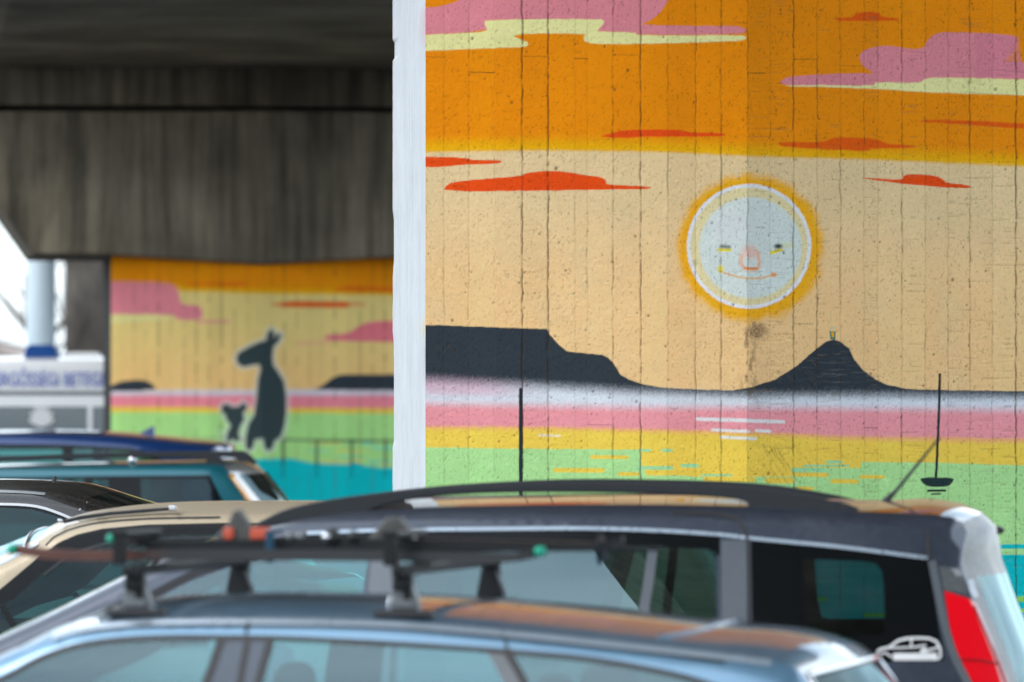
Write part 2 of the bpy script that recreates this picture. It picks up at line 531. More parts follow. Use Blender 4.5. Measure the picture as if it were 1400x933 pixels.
    mid = [(500, 514), (582, 520), (700, 527), (780, 532), (860, 537), (1000, 543), (1200, 543), (1400, 545), (1520, 545)]
    mauve = sstep(760, 640, x)
    bm_ = np.interp(x, *zip(*mid))
    a = sstep(-13, 11, y - bm_ + p.grain * 6)
    p.mix(a, np.array(srgb(206, 176, 190)) * mauve[..., None] + np.array(srgb(*WHITE)) * (1 - mauve[..., None]))
    p.above([(500, 536), (582, 539), (860, 545), (1000, 547), (1520, 551)], WHITE, 8, 4)
    p.above([(500, 549), (582, 552), (860, 557), (1100, 558), (1520, 562)], PINK2, 9, 4)
    p.above([(500, 582), (582, 583), (760, 584), (900, 587), (1050, 591), (1150, 596), (1300, 598), (1520, 602)], (232, 166, 110), 3, 3)
    p.above([(500, 585), (582, 586), (760, 587), (900, 591), (1050, 595), (1150, 601), (1300, 604), (1520, 608)], YEL2, 5, 3)
    p.mix(np.clip(fbm(x / 45, y / 25, 41) * 2 - 1, 0, 1) * 0.5 * ((y > 606) & (y < 660)), (238, 186, 70))
    p.above([(500, 612), (582, 612), (760, 614), (868, 615), (875, 616), (878, 640), (885, 650), (940, 651), (990, 655), (1040, 652), (1083, 652), (1088, 640), (1176, 640), (1178, 632), (1280, 633), (1520, 640)], GREEN, 1.3, 1)
    for (xa, xb, yy, w) in ((809, 857, 625, 5), (759, 824, 643, 6), (847, 872, 648, 5), (885, 992, 647, 5), (964, 1030, 656, 6), (1087, 1130, 649, 6), (1138, 1171, 658, 6), (1177, 1207, 652, 5), (1092, 1110, 668, 5), (1000, 1040, 667, 4), (935, 960, 668, 4),
                            (1050, 1082, 657, 8)):
        p.line([(xa, yy), (xb, yy + 0.5)], w, (228, 194, 74), 0.9)
    for (xa, xb, yy, w) in ((875, 888, 616, 4), (906, 918, 616, 4), (933, 953, 637, 5), (872, 918, 640, 5), (1131, 1150, 632, 4), (1085, 1128, 643, 6), (960, 1000, 650, 3), (1100, 1160, 637, 3)):
        p.line([(xa, yy), (xb, yy)], w, (150, 206, 150), 0.9)
    for (xa, xb, ya, yb, w) in ((954, 1071, 573, 577, 5), (974, 1023, 588, 590, 4), (1034, 1053, 589, 590, 4), (986, 1033, 598, 600, 4), (737, 765, 595, 596, 3)):
        p.line([(xa, ya), (xb, yb)], w, (220, 222, 222), 1.2, 0.9 if xa > 800 else 0.6)
    p.above([(500, 744), (1250, 744), (1520, 745)], TEAL, 1.0)
    p.above([(500, 749), (1300, 750), (1520, 751)], GREEN, 1.0)
    p.above([(500, 757), (700, 755), (800, 758), (900, 755), (1040, 759), (1200, 756), (1360, 758), (1520, 762)], TEAL, 1.0)
    rnd = random.Random(4)
    for _ in range(34):
        xa = rnd.uniform(590, 1440); yy = rnd.uniform(764, 850); L = rnd.uniform(25, 120)
        p.line([(xa, yy), (xa + L, yy + rnd.uniform(-2, 3))], rnd.uniform(3, 6), (150, 200, 60), 1.0, 0.9)
    # mooring pole, boat, glass of beer on the peak
    p.line([(712, 533), (712, 760)], 5, (38, 48, 58), 0.8)
    p.line([(1285, 512), (1284, 560), (1280, 652)], 3.6, (34, 44, 46), 0.8)
    p.poly(sm([(1257, 653), (1305, 653), (1302, 661), (1294, 666), (1270, 666), (1261, 661)]), (34, 52, 52), 0.8)
    p.line([(1269, 671), (1292, 671)], 3.2, (34, 46, 46), 0.8)
    p.line([(1274, 676), (1286, 675.5)], 2.2, (34, 46, 46), 0.8)
    p.poly([(1134, 453), (1143, 453), (1142, 464), (1135, 464)], (30, 120, 110), 0.8)
    p.poly([(1136.5, 454), (1140.5, 454), (1140, 461), (1137, 461)], (240, 160, 20), 0.8)
    p.line([(1135, 449), (1142, 448)], 1.6, (150, 190, 160), 0.8, 0.8)
    return p


def sm_open(pts, n=6):
    pts = [np.array(q, float) for q in pts]
    P_ = [2 * pts[0] - pts[1]] + pts + [2 * pts[-1] - pts[-2]]
    out = []
    for i in range(1, len(P_) - 2):
        a, b, c, d = P_[i - 1:i + 3]
        for k in range(n):
            t = k / n
            out.append(tuple(0.5 * (2 * b + (c - a) * t + (2 * a - 5 * b + 4 * c - d) * t * t + (3 * b - a - 3 * c + d) * t ** 3)))
    out.append(tuple(pts[-1]))
    return out


JOINTS = [(607, .35), (641, .45), (676, .3), (714, 1.0), (749.5, 1.0), (786, .3), (803, .2), (838, .7), (876, .9), (913, .45), (951, .55), (986, .75), (1022, .6),
          (1053, .25), (1085, .8), (1117, .6), (1149, .55), (1181, .45), (1200, .3), (1233, .7), (1265, .5), (1296, .4), (1326, .75), (1357, .4), (1389, 1.0), (1425, .6)]


def weather_main(p):
    """boards, open joints, pits and scuffs; returns the relief in metres"""
    x, y = p.x, p.y
    h = np.zeros(x.shape)
    js = np.array([j[0] for j in JOINTS])
    idx = np.searchsorted(js, x + (fbm(y / 40, x * 0, 2) - 0.5) * 2)
    tone = (vnoise(idx * 7.3, idx * 0 + 0.5, 5) - 0.5)
    p.c *= (1 + 0.13 * tone)[..., None]
    h += (vnoise(idx * 3.1 + 100, idx * 0 + 0.5, 8) - 0.5) * 0.0022
    right = sstep(1015, 1030, x)
    rough = fbm(x / 2.5, y / 2.9, 61, 2) - 0.5
    h += rough * 0.0019 * (1 - 0.35 * right)
    h += (fbm(x / 12, y / 16, 62, 3) - 0.5) * 0.0016
    # horizontal saw marks on some boards
    saw = np.maximum(0, fbm(x / 26, y / 2.2, 63, 2) - 0.55)
    sawb = (vnoise(idx * 5.7, idx * 0 + .5, 12) > 0.45).astype(float) * (0.35 + 0.65 * right)
    h -= saw * 0.004 * sawb
    p.mix(sstep(0.18, 0.28, saw) * sawb * (0.06 + 0.2 * right), (130, 104, 66))
    for jx, st in JOINTS:
        jj = jx + (fbm(y / 16, y * 0 + jx, 71) - 0.5) * 3.0
        d = np.abs(x - jj)
        m = d < 8
        if not m.any(): continue
        gate = sstep(0.64 - 0.34 * st, 0.84 - 0.30 * st, fbm(y[m] / 7, y[m] * 0 + jx * 1.7, 72, 3) * 0.6 + 0.4 * fbm(y[m] / 60, y[m] * 0 + jx, 73, 2))
        w = 0.35 + 0.6 * st
        k = sstep(w + 0.9, w * 0.35, d[m])
        h[m] -= k * 0.004 * (0.35 + 0.65 * gate) * (0.4 + 0.6 * st)
        h[m] += sstep(5.5, 1.5, d[m]) * 0.0012 * (fbm(y[m] / 5, x[m] / 5, 75) - 0.3)
        dk = np.zeros(x.shape); dk[m] = k * (gate * (0.25 + 0.42 * st) + (1 - gate) * (0.10 + 0.14 * st))
        p.mix(dk, (58, 42, 26))
    # grit: fine pits that hold dirt, denser on some boards
    den = 0.45 + 0.55 * vnoise(idx * 2.9 + 7, idx * 0 + .5, 44) + 0.25 * (fbm(x / 40, y / 60, 45) - .5)
    g1 = sstep(.66, .86, fbm(x / 1.7 + 3, y / 2.6, 46, 2)) * den
    g2 = sstep(.64, .84, fbm(x / 2.0 + 50, y / 2.8, 47, 2)) * den
    p.c *= (1 - 0.42 * g1)[..., None]
    p.c *= (1 + 0.16 * g2)[..., None]
    h -= g1 * 0.0012
    h += g2 * 0.0006
    # pits
    rnd = np.random.RandomState(3)
    n = 380
    xs = rnd.uniform(582, 1460, n); ys = rnd.uniform(0, 760, n); rs = rnd.gamma(1.4, 0.38, n) + 0.35
    xs = np.where(rnd.rand(n) < 0.5, js[rnd.randint(0, len(js), n)] + rnd.normal(0, 4, n), xs)
    for a, b, r in zip(xs, ys, rs):
        m = (np.abs(x - a) < 3 * r + 2) & (np.abs(y - b) < 4 * r + 2)
        if not m.any(): continue
        d = np.hypot(x[m] - a, (y[m] - b) / 1.3)
        k = sstep(r + 0.8, r * 0.3, d)
        h[m] -= k * 0.003
        c = p.c[m]; c += (np.array(srgb(74, 54, 36)) - c) * (k * 0.65)[:, None]; p.c[m] = c
    # short horizontal form marks
    for (a, b, c_, st) in ((641, 676, 99, .8), (785, 803, 80, .7), (583, 607, 78, .4), (714, 749, 77, .4), (838, 872, 75, .3), (1022, 1046, 100, .7), (1085, 1117, 81, .6), (1181, 1200, 585, .5), (1005, 1022, 31, .4), (1085, 1112, 443, .4), (803, 838, 581, .4), (1149, 1181, 90, .3)):
        p.line([(a, c_), (b, c_ + 0.5)], 1.3, (70, 46, 26), 0.8, st)
    # knot with dark stain
    d = np.hypot(x - 1035, (y - 453) / 0.9)
    p.mix(sstep(20, 4, d + (fbm(x / 5, y / 5, 91) - .5) * 16) * 0.55, (92, 74, 52))
    ring = np.abs(np.sin(d * 0.9)) * sstep(12, 9, d)
    p.mix(sstep(0.75, 0.2, np.abs(d - 8)) * 0.6 + sstep(1.2, 0.4, np.abs(d - 4)) * 0.45, (80, 60, 40))
    h -= ring * 0.002
    p.mix(sstep(0.52, 0.68, fbm(x / 6, y / 12, 92)) * np.exp(-((x - 1024) / 12) ** 2) * ((y > 440) & (y < 560)) * 0.55, (96, 78, 56))
    # bush-hammered scratches
    rnd = random.Random(11)
    for _ in range(70):
        a = rnd.gauss(1068, 20); b = rnd.uniform(604, 654)
        if not 1024 < a < 1118: continue
        L = rnd.uniform(5, 20)
        p.line([(a, b), (a + L * 0.55, b + L)], 0.8, (124, 96, 54), 0.7, rnd.uniform(.15, .5))
    for _ in range(90):
        a = rnd.uniform(1020, 1110); b = rnd.uniform(460, 560); L = rnd.uniform(4, 14)
        p.line([(a, b), (a + L * 0.7, b + L * rnd.uniform(.5, 1))], 0.6, (130, 104, 74), 0.6, rnd.uniform(.1, .4))
    for _ in range(60):   # pale scuffs on the dark hill
        a = rnd.uniform(1085, 1190); b = rnd.uniform(480, 540); L = rnd.uniform(6, 26)
        p.line([(a, b), (a + L, b + rnd.uniform(-1, 1))], 0.7, (120, 116, 112), 0.7, rnd.uniform(.05, .4) * (b > np.interp(a, [1085, 1138, 1190], [505, 468, 512])))
    return h


def paint_far(x, y):
    p = Painter(x, y)
    p.mix(np.ones(x.shape), (234, 140, 6))
    b1 = [(100, 396), (245, 398), (358, 402), (640, 405)]
    p.above([(a, b - 6) for a, b in b1], (230, 172, 12), 6, 2)
    p.above(b1, (226, 200, 124), 2)
    p.above([(a, b + 80) for a, b in b1], (232, 188, 120), 50)
    p.poly(sm([(120, 384), (225, 386), (240, 391), (245, 402), (247, 417), (270, 417), (277, 423), (277, 435), (268, 438), (240, 437), (238, 430), (120, 430)]), (220, 130, 138), 1.2)
    p.poly(sm([(120, 430), (236, 431), (240, 437), (170, 441), (120, 444)]), (224, 212, 140), 1.6)
    p.line([(270, 440), (312, 440)], 5, (224, 150, 136), 1.5, 0.8)
    for q, a in (([(370, 417), (395, 412), (470, 413), (482, 418), (470, 421), (390, 420)], .95), ([(400, 414), (500, 413), (500, 419), (400, 419)], .4), ([(255, 388), (335, 385), (340, 391), (258, 392)], .55), ([(455, 396), (475, 392), (540, 393), (560, 400), (460, 399)], .7), ([(330, 388), (300, 392), (300, 396)], .3)):
        p.poly(q, (222, 84, 20), 1.5, a)
    p.poly(sm([(443, 466), (445, 458), (478, 456), (488, 447), (505, 440), (540, 438), (600, 444), (600, 470), (500, 467)]), (224, 116, 124), 1.2)
    p.line([(405, 470), (450, 469)], 4, (228, 160, 130), 1.5, .7)
    p.above([(100, 534), (148, 534), (358, 533), (640, 532)], (206, 196, 204), 2.5, 2)
    p.poly(sm([(120, 536), (148, 530), (160, 524), (172, 520), (198, 520), (208, 525), (216, 534)]), SLATE, 1.0)
    p.poly(sm([(426, 534), (442, 527), (456, 515), (468, 512), (560, 512), (640, 516), (640, 534)]), SLATE, 1.0)
    p.above([(100, 541), (640, 541)], (230, 130, 142), 3, 2)
    p.above([(100, 556), (640, 559)], (234, 192, 66), 2.5, 2)
    p.above([(100, 563), (640, 566)], (164, 212, 128), 2.0, 2)
    p.line([(262, 598), (300, 600)], 3, (120, 150, 100), 1.0, .6)
    p.above([(100, 660), (325, 652), (336, 630), (345, 628), (400, 627), (428, 634), (445, 631), (480, 630), (500, 637), (520, 640), (640, 640)], TEAL, 1.5)
    rnd = random.Random(5)
    for _ in range(16):
        a = rnd.uniform(410, 560); b = rnd.uniform(606, 640)
        p.line([(a, b), (a + rnd.uniform(10, 40), b + 1)], rnd.uniform(2, 5), (216, 206, 100) if rnd.random() < .6 else (120, 206, 170), 1.2, 0.8)
    p.line([(330, 601), (640, 605)], 3.2, (52, 62, 60), 0.9, .85)
    for a in (387, 433, 481, 527, 575):
        p.line([(a, 602), (a, 636)], 4, (56, 70, 68), 1.0, .85)
        p.line([(a, 636), (a, 652)], 4, (20, 120, 124), 1.5, .7)
    donkey = [(371, 450), (375, 455), (374, 463), (380, 456), (384, 458), (381, 467), (374, 474), (372, 488), (373, 499), (379, 507), (387, 520), (391, 540), (391, 565), (388, 585), (384, 597), (375, 603), (373, 612), (367, 617), (362, 612), (360, 599), (348, 601), (346, 612), (340, 617), (336, 611), (336, 597), (340, 580), (348, 567), (351, 545), (353, 520), (357, 506), (355, 498), (345, 499), (333, 502), (326, 498), (323, 491), (326, 483), (340, 475), (355, 468), (364, 466), (366, 456)]
    mouse = [(303, 558), (306, 553), (312, 553), (317, 557), (328, 556), (331, 551), (336, 553), (337, 559), (332, 565), (334, 574), (329, 582), (326, 592), (328, 602), (322, 604), (318, 600), (313, 605), (309, 602), (312, 590), (316, 582), (310, 574), (308, 567), (304, 563)]
    for q in (donkey, mouse):
        sd = np.full(x.shape, -99.0)
        m = (x > 280) & (x < 410) & (y > 430) & (y < 640)
        sd[m] = poly_sd(x[m], y[m], q)
        p.mix(sstep(-7.5, -1.0, sd) * 0.7, (206, 208, 200))
        p.mix(sstep(-1.8, 1.2, sd), (52, 66, 68))
    for _ in range(14):
        a = rnd.uniform(297, 309); b = rnd.uniform(574, 600)
        p.line([(a, b), (a + rnd.uniform(-3, 5), b + rnd.uniform(4, 10))], 1.3, (70, 84, 84) if rnd.random() < .5 else (210, 214, 206), .8, .7)
    return p


def weather_far(p):
    x, y = p.x, p.y
    h = (fbm(x / 3, y / 4, 61, 3) - .5) * 0.003
    xs = np.arange(131, 620, 17.2)
    idx = np.searchsorted(xs, x)
    p.c *= (1 + 0.14 * (vnoise(idx * 7.3, idx * 0 + 0.5, 5) - 0.5))[..., None]
    for j in xs:
        st = random.Random(int(j)).uniform(.1, .7)
        d = np.abs(x - j)
        p.mix(sstep(1.6, .3, d) * st * sstep(.35, .6, fbm(y / 12, y * 0 + j, 3)), (80, 60, 40))
    return h


# ---------------------------------------------------------------- piers
AX = math.radians(6.1)            # axis of the bridge, seen from above
SIDE = 1.60                       # straight side of the pier


def pier_plan(rx, ry):
    """R ridge, L1 left edge of the front, L0 back of left side, and the mirrored right side"""
    R = np.array([rx, ry])
    L1 = R + 1.385 * np.array([-math.cos(math.radians(12)), math.sin(math.radians(12))])
    R1 = R + 1.53 * np.array([math.cos(math.radians(29)), math.sin(math.radians(29))])
    back = np.array([-math.sin(AX), math.cos(AX)])
    L0 = L1 + SIDE * back
    R0 = R1 + SIDE * back
    B = R + (SIDE + 0.9) * back
    return R, L1, L0, R1, R0, B


def grid_strip(plan_a, plan_b, na, zs):
    t = np.linspace(0, 1, na)
    XY = plan_a[None, :] * (1 - t[:, None]) + plan_b[None, :] * t[:, None]
    X = np.repeat(XY[:, 0][:, None], len(zs), 1)
    Y = np.repeat(XY[:, 1][:, None], len(zs), 1)
    Z = np.repeat(np.asarray(zs)[None, :], na, 0)
    return X, Y, Z


def grid_mesh(name, parts, mat, parent):
    """parts: list of (X, Y, Z, colours or None) grids joined into one mesh with a 'paint' attribute"""
    V = []; Q = []; Cc = []; off = 0
    for X, Y, Z, C in parts:
        a, b = X.shape
        V.append(np.stack([X, Y, Z], -1).reshape(-1, 3))
        Cc.append(C.reshape(-1, 3))
        i = np.arange(a * b).reshape(a, b) + off
        Q.append(np.stack([i[:-1, :-1], i[1:, :-1], i[1:, 1:], i[:-1, 1:]], -1).reshape(-1, 4))
        off += a * b
    V = np.concatenate(V); Q = np.concatenate(Q); Cc = np.concatenate(Cc)
    me = bpy.data.meshes.new(name)
    me.vertices.add(len(V)); me.vertices.foreach_set('co', V.astype(np.float32).ravel())
    me.loops.add(Q.size); me.loops.foreach_set('vertex_index', Q.astype(np.int32).ravel())
    me.polygons.add(len(Q))
    me.polygons.foreach_set('loop_start', np.arange(0, Q.size, 4, dtype=np.int32))
    me.polygons.foreach_set('use_smooth', np.ones(len(Q), bool))
    me.update(calc_edges=True)
    at_ = me.color_attributes.new('paint', 'FLOAT_COLOR', 'POINT')
    at_.data.foreach_set('color', np.concatenate([np.clip(Cc, 0, 0.9), np.ones((len(Cc), 1))], 1).astype(np.float32).ravel())
    me.materials.append(mat)
    return link(bpy.data.objects.new(name, me), parent)


PAINT_GAIN = 1.12     # painted pigments from their look in the photograph


def build_painted(name, rx, ry, step, vis, ztop, painter, weather, parent, white_side):
    R, L1, L0, R1, R0, B = pier_plan(rx, ry)
    s = F / ry
    zlo, zhi = HC + (HY - vis[1]) / s, HC + (HY - vis[0]) / s
    zs = np.concatenate([np.linspace(0, zlo, 12)[:-1], np.arange(zlo, zhi, step / s), np.linspace(zhi, ztop, 8)])
    zs = np.unique(zs)
    parts = []
    for (a, b) in ((L1, R), (R, R1)):
        n = int(np.linalg.norm(b - a) * s / step)
        X, Y, Z = grid_strip(a, b, n, zs)
        px = CX + F * X / Y; py = HY - (Z - HC) * F / Y
        p = painter(px, py)
        h = weather(p)
        d = (b - a) / np.linalg.norm(b - a)
        nrm = np.array([d[1], -d[0]])
        t = np.linspace(0, 1, n)
        h = h * sstep(0, 0.006, np.minimum(t, 1 - t))[:, None]
        X = X + nrm[0] * h; Y = Y + nrm[1] * h
        parts.append((X, Y, Z, p.c * PAINT_GAIN))
    grid_mesh('painted_face', parts, M['wall_paint'], parent)
    # sides
    for k, (a, b) in enumerate(((L0, L1), (R1, R0))):
        n = 90
        X, Y, Z = grid_strip(a, b, n, zs[::1] if step < 2 else zs)
        u = np.repeat(np.linspace(0, SIDE, n)[:, None], X.shape[1], 1)
        h = (fbm(u * 40, Z * 40, 5, 4) - .5) * 0.0015
        # chipped back arris
        h -= 0.006 * sstep(0.3, 0.0, u if k == 0 else SIDE - u) * sstep(.50, .66, fbm(u * 0 + 3, Z * 4, 15, 3))
        h -= 0.009 * sstep(0.4, 0.0, u if k == 0 else SIDE - u) * sstep(.05, .03, np.abs(Z - (HC + 505 / F * 28.9)))
        jt = np.abs(((u / 0.11) % 1) - 0.5) * 0.11
        h -= sstep(0.006, 0.0, 0.055 - jt) * 0.004
        d = (b - a) / np.linalg.norm(b - a)
        nrm = np.array([d[1], -d[0]])
        edge = sstep(0, 0.02, SIDE - u) if k == 0 else sstep(0, 0.02, u)
        X = X + nrm[0] * h * edge; Y = Y + nrm[1] * h * edge
        c = np.zeros(X.shape + (3,)) + np.array(srgb(209, 213, 216))
        c *= (1 - 0.10 * fbm(u * 6, Z * 3, 33, 4))[..., None]
        for qq in range(26):      # scuffs, drips and spots of grime
            rq = random.Random(qq + 90 * k); u0q = rq.uniform(0, SIDE); z0q = rq.uniform(1.2, 3.8); Lq = rq.uniform(.05, .5); wq = rq.uniform(.01, .06)
            mk = sstep(1, .2, np.abs(u - u0q) / wq) * sstep(1, .5, np.abs(Z - z0q) / Lq) * rq.uniform(.05, .30)
            c += (np.array(srgb(150, 146, 140)) - c) * (mk * (fbm(u * 30, Z * 30, qq, 3)))[..., None]
        st = sstep(.58, .72, fbm(u * 50, Z * 9, 35, 3))
        c *= (1 - 0.07 * st)[..., None]
        if k == 0 and white_side:   # overspray from the clouds at the front arris
            py = HY - (Z - HC) * F / Y
            ov = np.exp(-(SIDE - u) / 0.16) * sstep(75, 40, py) * sstep(0, 25, py) * 0.5
            c += (np.array(srgb(214, 140, 150)) - c) * ov[..., None]
            ov = np.exp(-(SIDE - u) / 0.14) * np.exp(-((py - 447) / 14) ** 2) * 0.5
            c += (np.array(srgb(232, 200, 90)) - c) * ov[..., None]
            ov = np.exp(-(SIDE - u) / 0.12) * np.exp(-((py - 490) / 30) ** 2) * 0.35
            c += (np.array(srgb(90, 95, 110)) - c) * ov[..., None]
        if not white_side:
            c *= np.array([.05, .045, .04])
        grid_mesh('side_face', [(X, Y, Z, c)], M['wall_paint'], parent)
    rt_ = np.array([math.cos(AX), math.sin(AX)]) * .07
    L0, R0 = L0 + rt_, R0 - rt_
    mesh_obj('back_face', [(*L0, 0), (*B, 0), (*R0, 0), (*L0, ztop), (*B, ztop), (*R0, ztop)], [(0, 1, 4, 3), (1, 2, 5, 4)], M['concrete_pier'], parent, smooth=False)


def deck_soffit(Y):
    return 5.08 + (57 - Y) * (0.042 if Y < 57 else 0.014)


def cap_beam(rx, ry, zb, vee, zt, parent, half=(2.10, 3.0), tip=0.62, proud=0.07):
    """hammerhead beam on a pier: slightly folded front, raked ends"""
    fwd = np.array([math.sin(AX), -math.cos(AX)])
    rt = np.array([math.cos(AX), math.sin(AX)])
    R = np.array([rx, ry]) + fwd * proud
    bm = bmesh.new()

    def sect(u, z0, z1, y0, y1):
        q = []
        for (dy, z) in ((y0, z0), (y0, z1), (y1, z1), (y1, z0)):
            w = R + rt * u - fwd * dy
            q.append(bm.verts.new((w[0], w[1], z)))
        return q
    # left end: raked from (half) at the bottom to (half+tip) at the top
    cols = []
    L, Rr = half
    us_b = [-L, -1.35, 0, 1.35, Rr]
    us_t = [-L - tip, -1.35, 0, 1.35, Rr + tip]
    zbv = [zb + 0.0, zb, zb - vee, zb, zb]
    front = [(0.42, 0.42), (0.26, 0.26), (0, 0), (0.26, 0.26), (0.42, 0.42)]
    D = 2.6
    for ub, ut, z0, (f0, f1) in zip(us_b, us_t, zbv, front):
        q = []
        for (u, dy, z) in ((ub, f0, z0), (ut, f1, zt), (ut, D, zt), (ub, D, z0)):
            w = R + rt * u - fwd * dy
            q.append(bm.verts.new((w[0], w[1], z)))
        cols.append(q)
    for a, b in zip(cols, cols[1:]):
        for k in range(4):
            bm.faces.new((a[k], b[k], b[(k + 1) % 4], a[(k + 1) % 4]))
    bm.faces.new(cols[0]); bm.faces.new(cols[-1][::-1])
    bmesh.ops.bevel(bm, geom=list(bm.edges), offset=0.02, segments=1, affect='EDGES')
    return bm_obj('cap_beam', bm, M['concrete_beam'], parent)


# near pier
RX, RY = 322 / F * 27.0, 27.0
pier1 = empty('bridge_pier', (0, 0, 0))
tag(pier1, 'big concrete bridge pier with a smiling sun mural and a white painted side', 'bridge pier', 'bridge piers')
build_painted('mural', RX, RY, 1.36, (-12, 872), 4.92, lambda x, y: paint_main(x, y), weather_main, pier1, True)
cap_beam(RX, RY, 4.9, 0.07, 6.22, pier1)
# far pier
RX2, RY2 = (358 - 700) / F * 57.0, 57.0
pier2 = empty('bridge_pier', (0, 0, 0))
tag(pier2, 'far concrete bridge pier with a painted grey donkey and mouse by a railing', 'bridge pier', 'bridge piers')
build_painted('mural', RX2, RY2, 1.9, (335, 720), 3.46, lambda x, y: paint_far(x, y), weather_far, pier2, False)
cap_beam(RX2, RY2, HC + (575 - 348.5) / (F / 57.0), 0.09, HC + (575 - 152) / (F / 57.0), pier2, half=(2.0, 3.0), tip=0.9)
# third, unpainted pier behind the ambulance
pier3 = empty('bridge_pier', (0, 0, 0))
tag(pier3, 'dark unpainted concrete bridge pier standing behind the white ambulance', 'bridge pier', 'bridge piers')
bm = bmesh.new()
X3 = (88 - 700) / F * 86
add_box(bm, Vector((X3 + 1.3, 87, 2.3)), (2.6, 2.0, 4.6), 0.03)
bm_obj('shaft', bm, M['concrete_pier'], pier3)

# ---------------------------------------------------------------- bridge deck
def axis_x(Y):
    return np.interp(Y, [-30, 0, 27, 57, 66, 74, 82, 90, 120], [7.0, 4.0, 0.99, -2.2, -2.4, -1.7, -.4, 1.0, 8.0])


deck = empty('bridge_deck', (0, 0, 0))
tag(deck, 'dark sooty concrete bridge deck spanning over the piers and parked cars', 'bridge')
bm = bmesh.new()
prof = [(-3.3, 0.50), (-3.0, 0.15), (-2.4, 0.0), (2.4, 0.0), (3.0, 0.15), (3.3, 0.50), (3.3, 1.1), (-3.3, 1.1)]
rings = []
for Y in list(range(-24, 121, 4)):
    cx, z0 = float(axis_x(Y)), deck_soffit(Y)
    rings.append([bm.verts.new((cx + a, Y, z0 + b)) for a, b in prof])
for a, b in zip(rings, rings[1:]):
    for k in range(len(prof)):
        bm.faces.new((a[k], a[(k + 1) % len(prof)], b[(k + 1) % len(prof)], b[k]))
bm.faces.new(rings[0]); bm.faces.new(rings[-1][::-1])
bm_obj('slab', bm, M['concrete_deck'], deck)
for sgn in (-1, 1):
    bm = bmesh.new()
    for Y0 in range(-24, 117, 4):
        pts = []
        for Y in (Y0, Y0 + 3.98):
            cx, z0 = float(axis_x(Y)), deck_soffit(Y) + 1.1
            pts.append([bm.verts.new((cx + sgn * a, Y, z0 + b)) for a, b in ((3.05, 0), (3.28, 0), (3.28, 0.85), (3.05, 0.85))])
        a, b = pts
        for k in range(4):
            bm.faces.new((a[k], a[(k + 1) % 4], b[(k + 1) % 4], b[k]))
        bm.faces.new(a); bm.faces.new(b[::-1])
    bm_obj('parapet', bm, M['concrete_beam'], deck)
# cross girder over the far beam, a hand's breadth above it
bm = bmesh.new()
zt2 = HC + (575 - 143) / (F / 57.0)
zs2 = deck_soffit(57) + 0.06
fw = Vector((math.sin(AX), -math.cos(AX), 0))
c = Vector((RX2, RY2, 0)) - fw * 1.55
add_box(bm, Vector((c.x, c.y, (zt2 + zs2) / 2)), (6.6, 2.3, zs2 - zt2), 0.015, rz=AX)
bm_obj('cross_girder', bm, M['concrete_beam'], deck)
bm = bmesh.new()
c2 = Vector((RX2, RY2, 0)) - fw * 1.55
add_box(bm, Vector((c2.x, c2.y, zt2 - 0.03)), (4.4, 1.2, 0.09), 0.0, rz=AX)
bm_obj('bearing', bm, M['rubber'], deck)

# ---------------------------------------------------------------- cars
def catmull(pts, step):
    pts = [np.array(p, float) for p in pts]
    if len(pts) < 3:
        P_ = [2 * pts[0] - pts[1]] + pts + [2 * pts[-1] - pts[-2]]
    else:
        P_ = [2 * pts[0] - pts[1]] + pts + [2 * pts[-1] - pts[-2]]
    out = []
    for i in range(1, len(P_) - 2):
        a, b, c, d = P_[i - 1:i + 3]
        n = max(1, int(np.linalg.norm(c - b) / step))
        for k in range(n):
            t = k / n
            # centripetal-ish: damp tangents for uneven spacing
            lb = np.linalg.norm(c - b)
            m1 = (c - a) * (lb / (np.linalg.norm(c - b) + np.linalg.norm(b - a) + 1e-9))
            m2 = (d - b) * (lb / (np.linalg.norm(d - c) + np.linalg.norm(c - b) + 1e-9))
            h00 = 2 * t ** 3 - 3 * t ** 2 + 1; h10 = t ** 3 - 2 * t ** 2 + t; h01 = -2 * t ** 3 + 3 * t ** 2; h11 = t ** 3 - t ** 2
            out.append(h00 * b + h10 * m1 + h01 * c + h11 * m2)
    out.append(pts[-1])
    return out


def linear(pts, step):
    out = []
    for a, b in zip(pts, pts[1:]):
        a = np.array(a, float); b = np.array(b, float)
        n = max(1, int(np.linalg.norm(b - a) / step))
        out += [a + (b - a) * k / n for k in range(n)]
    out.append(np.array(pts[-1], float))
    return out


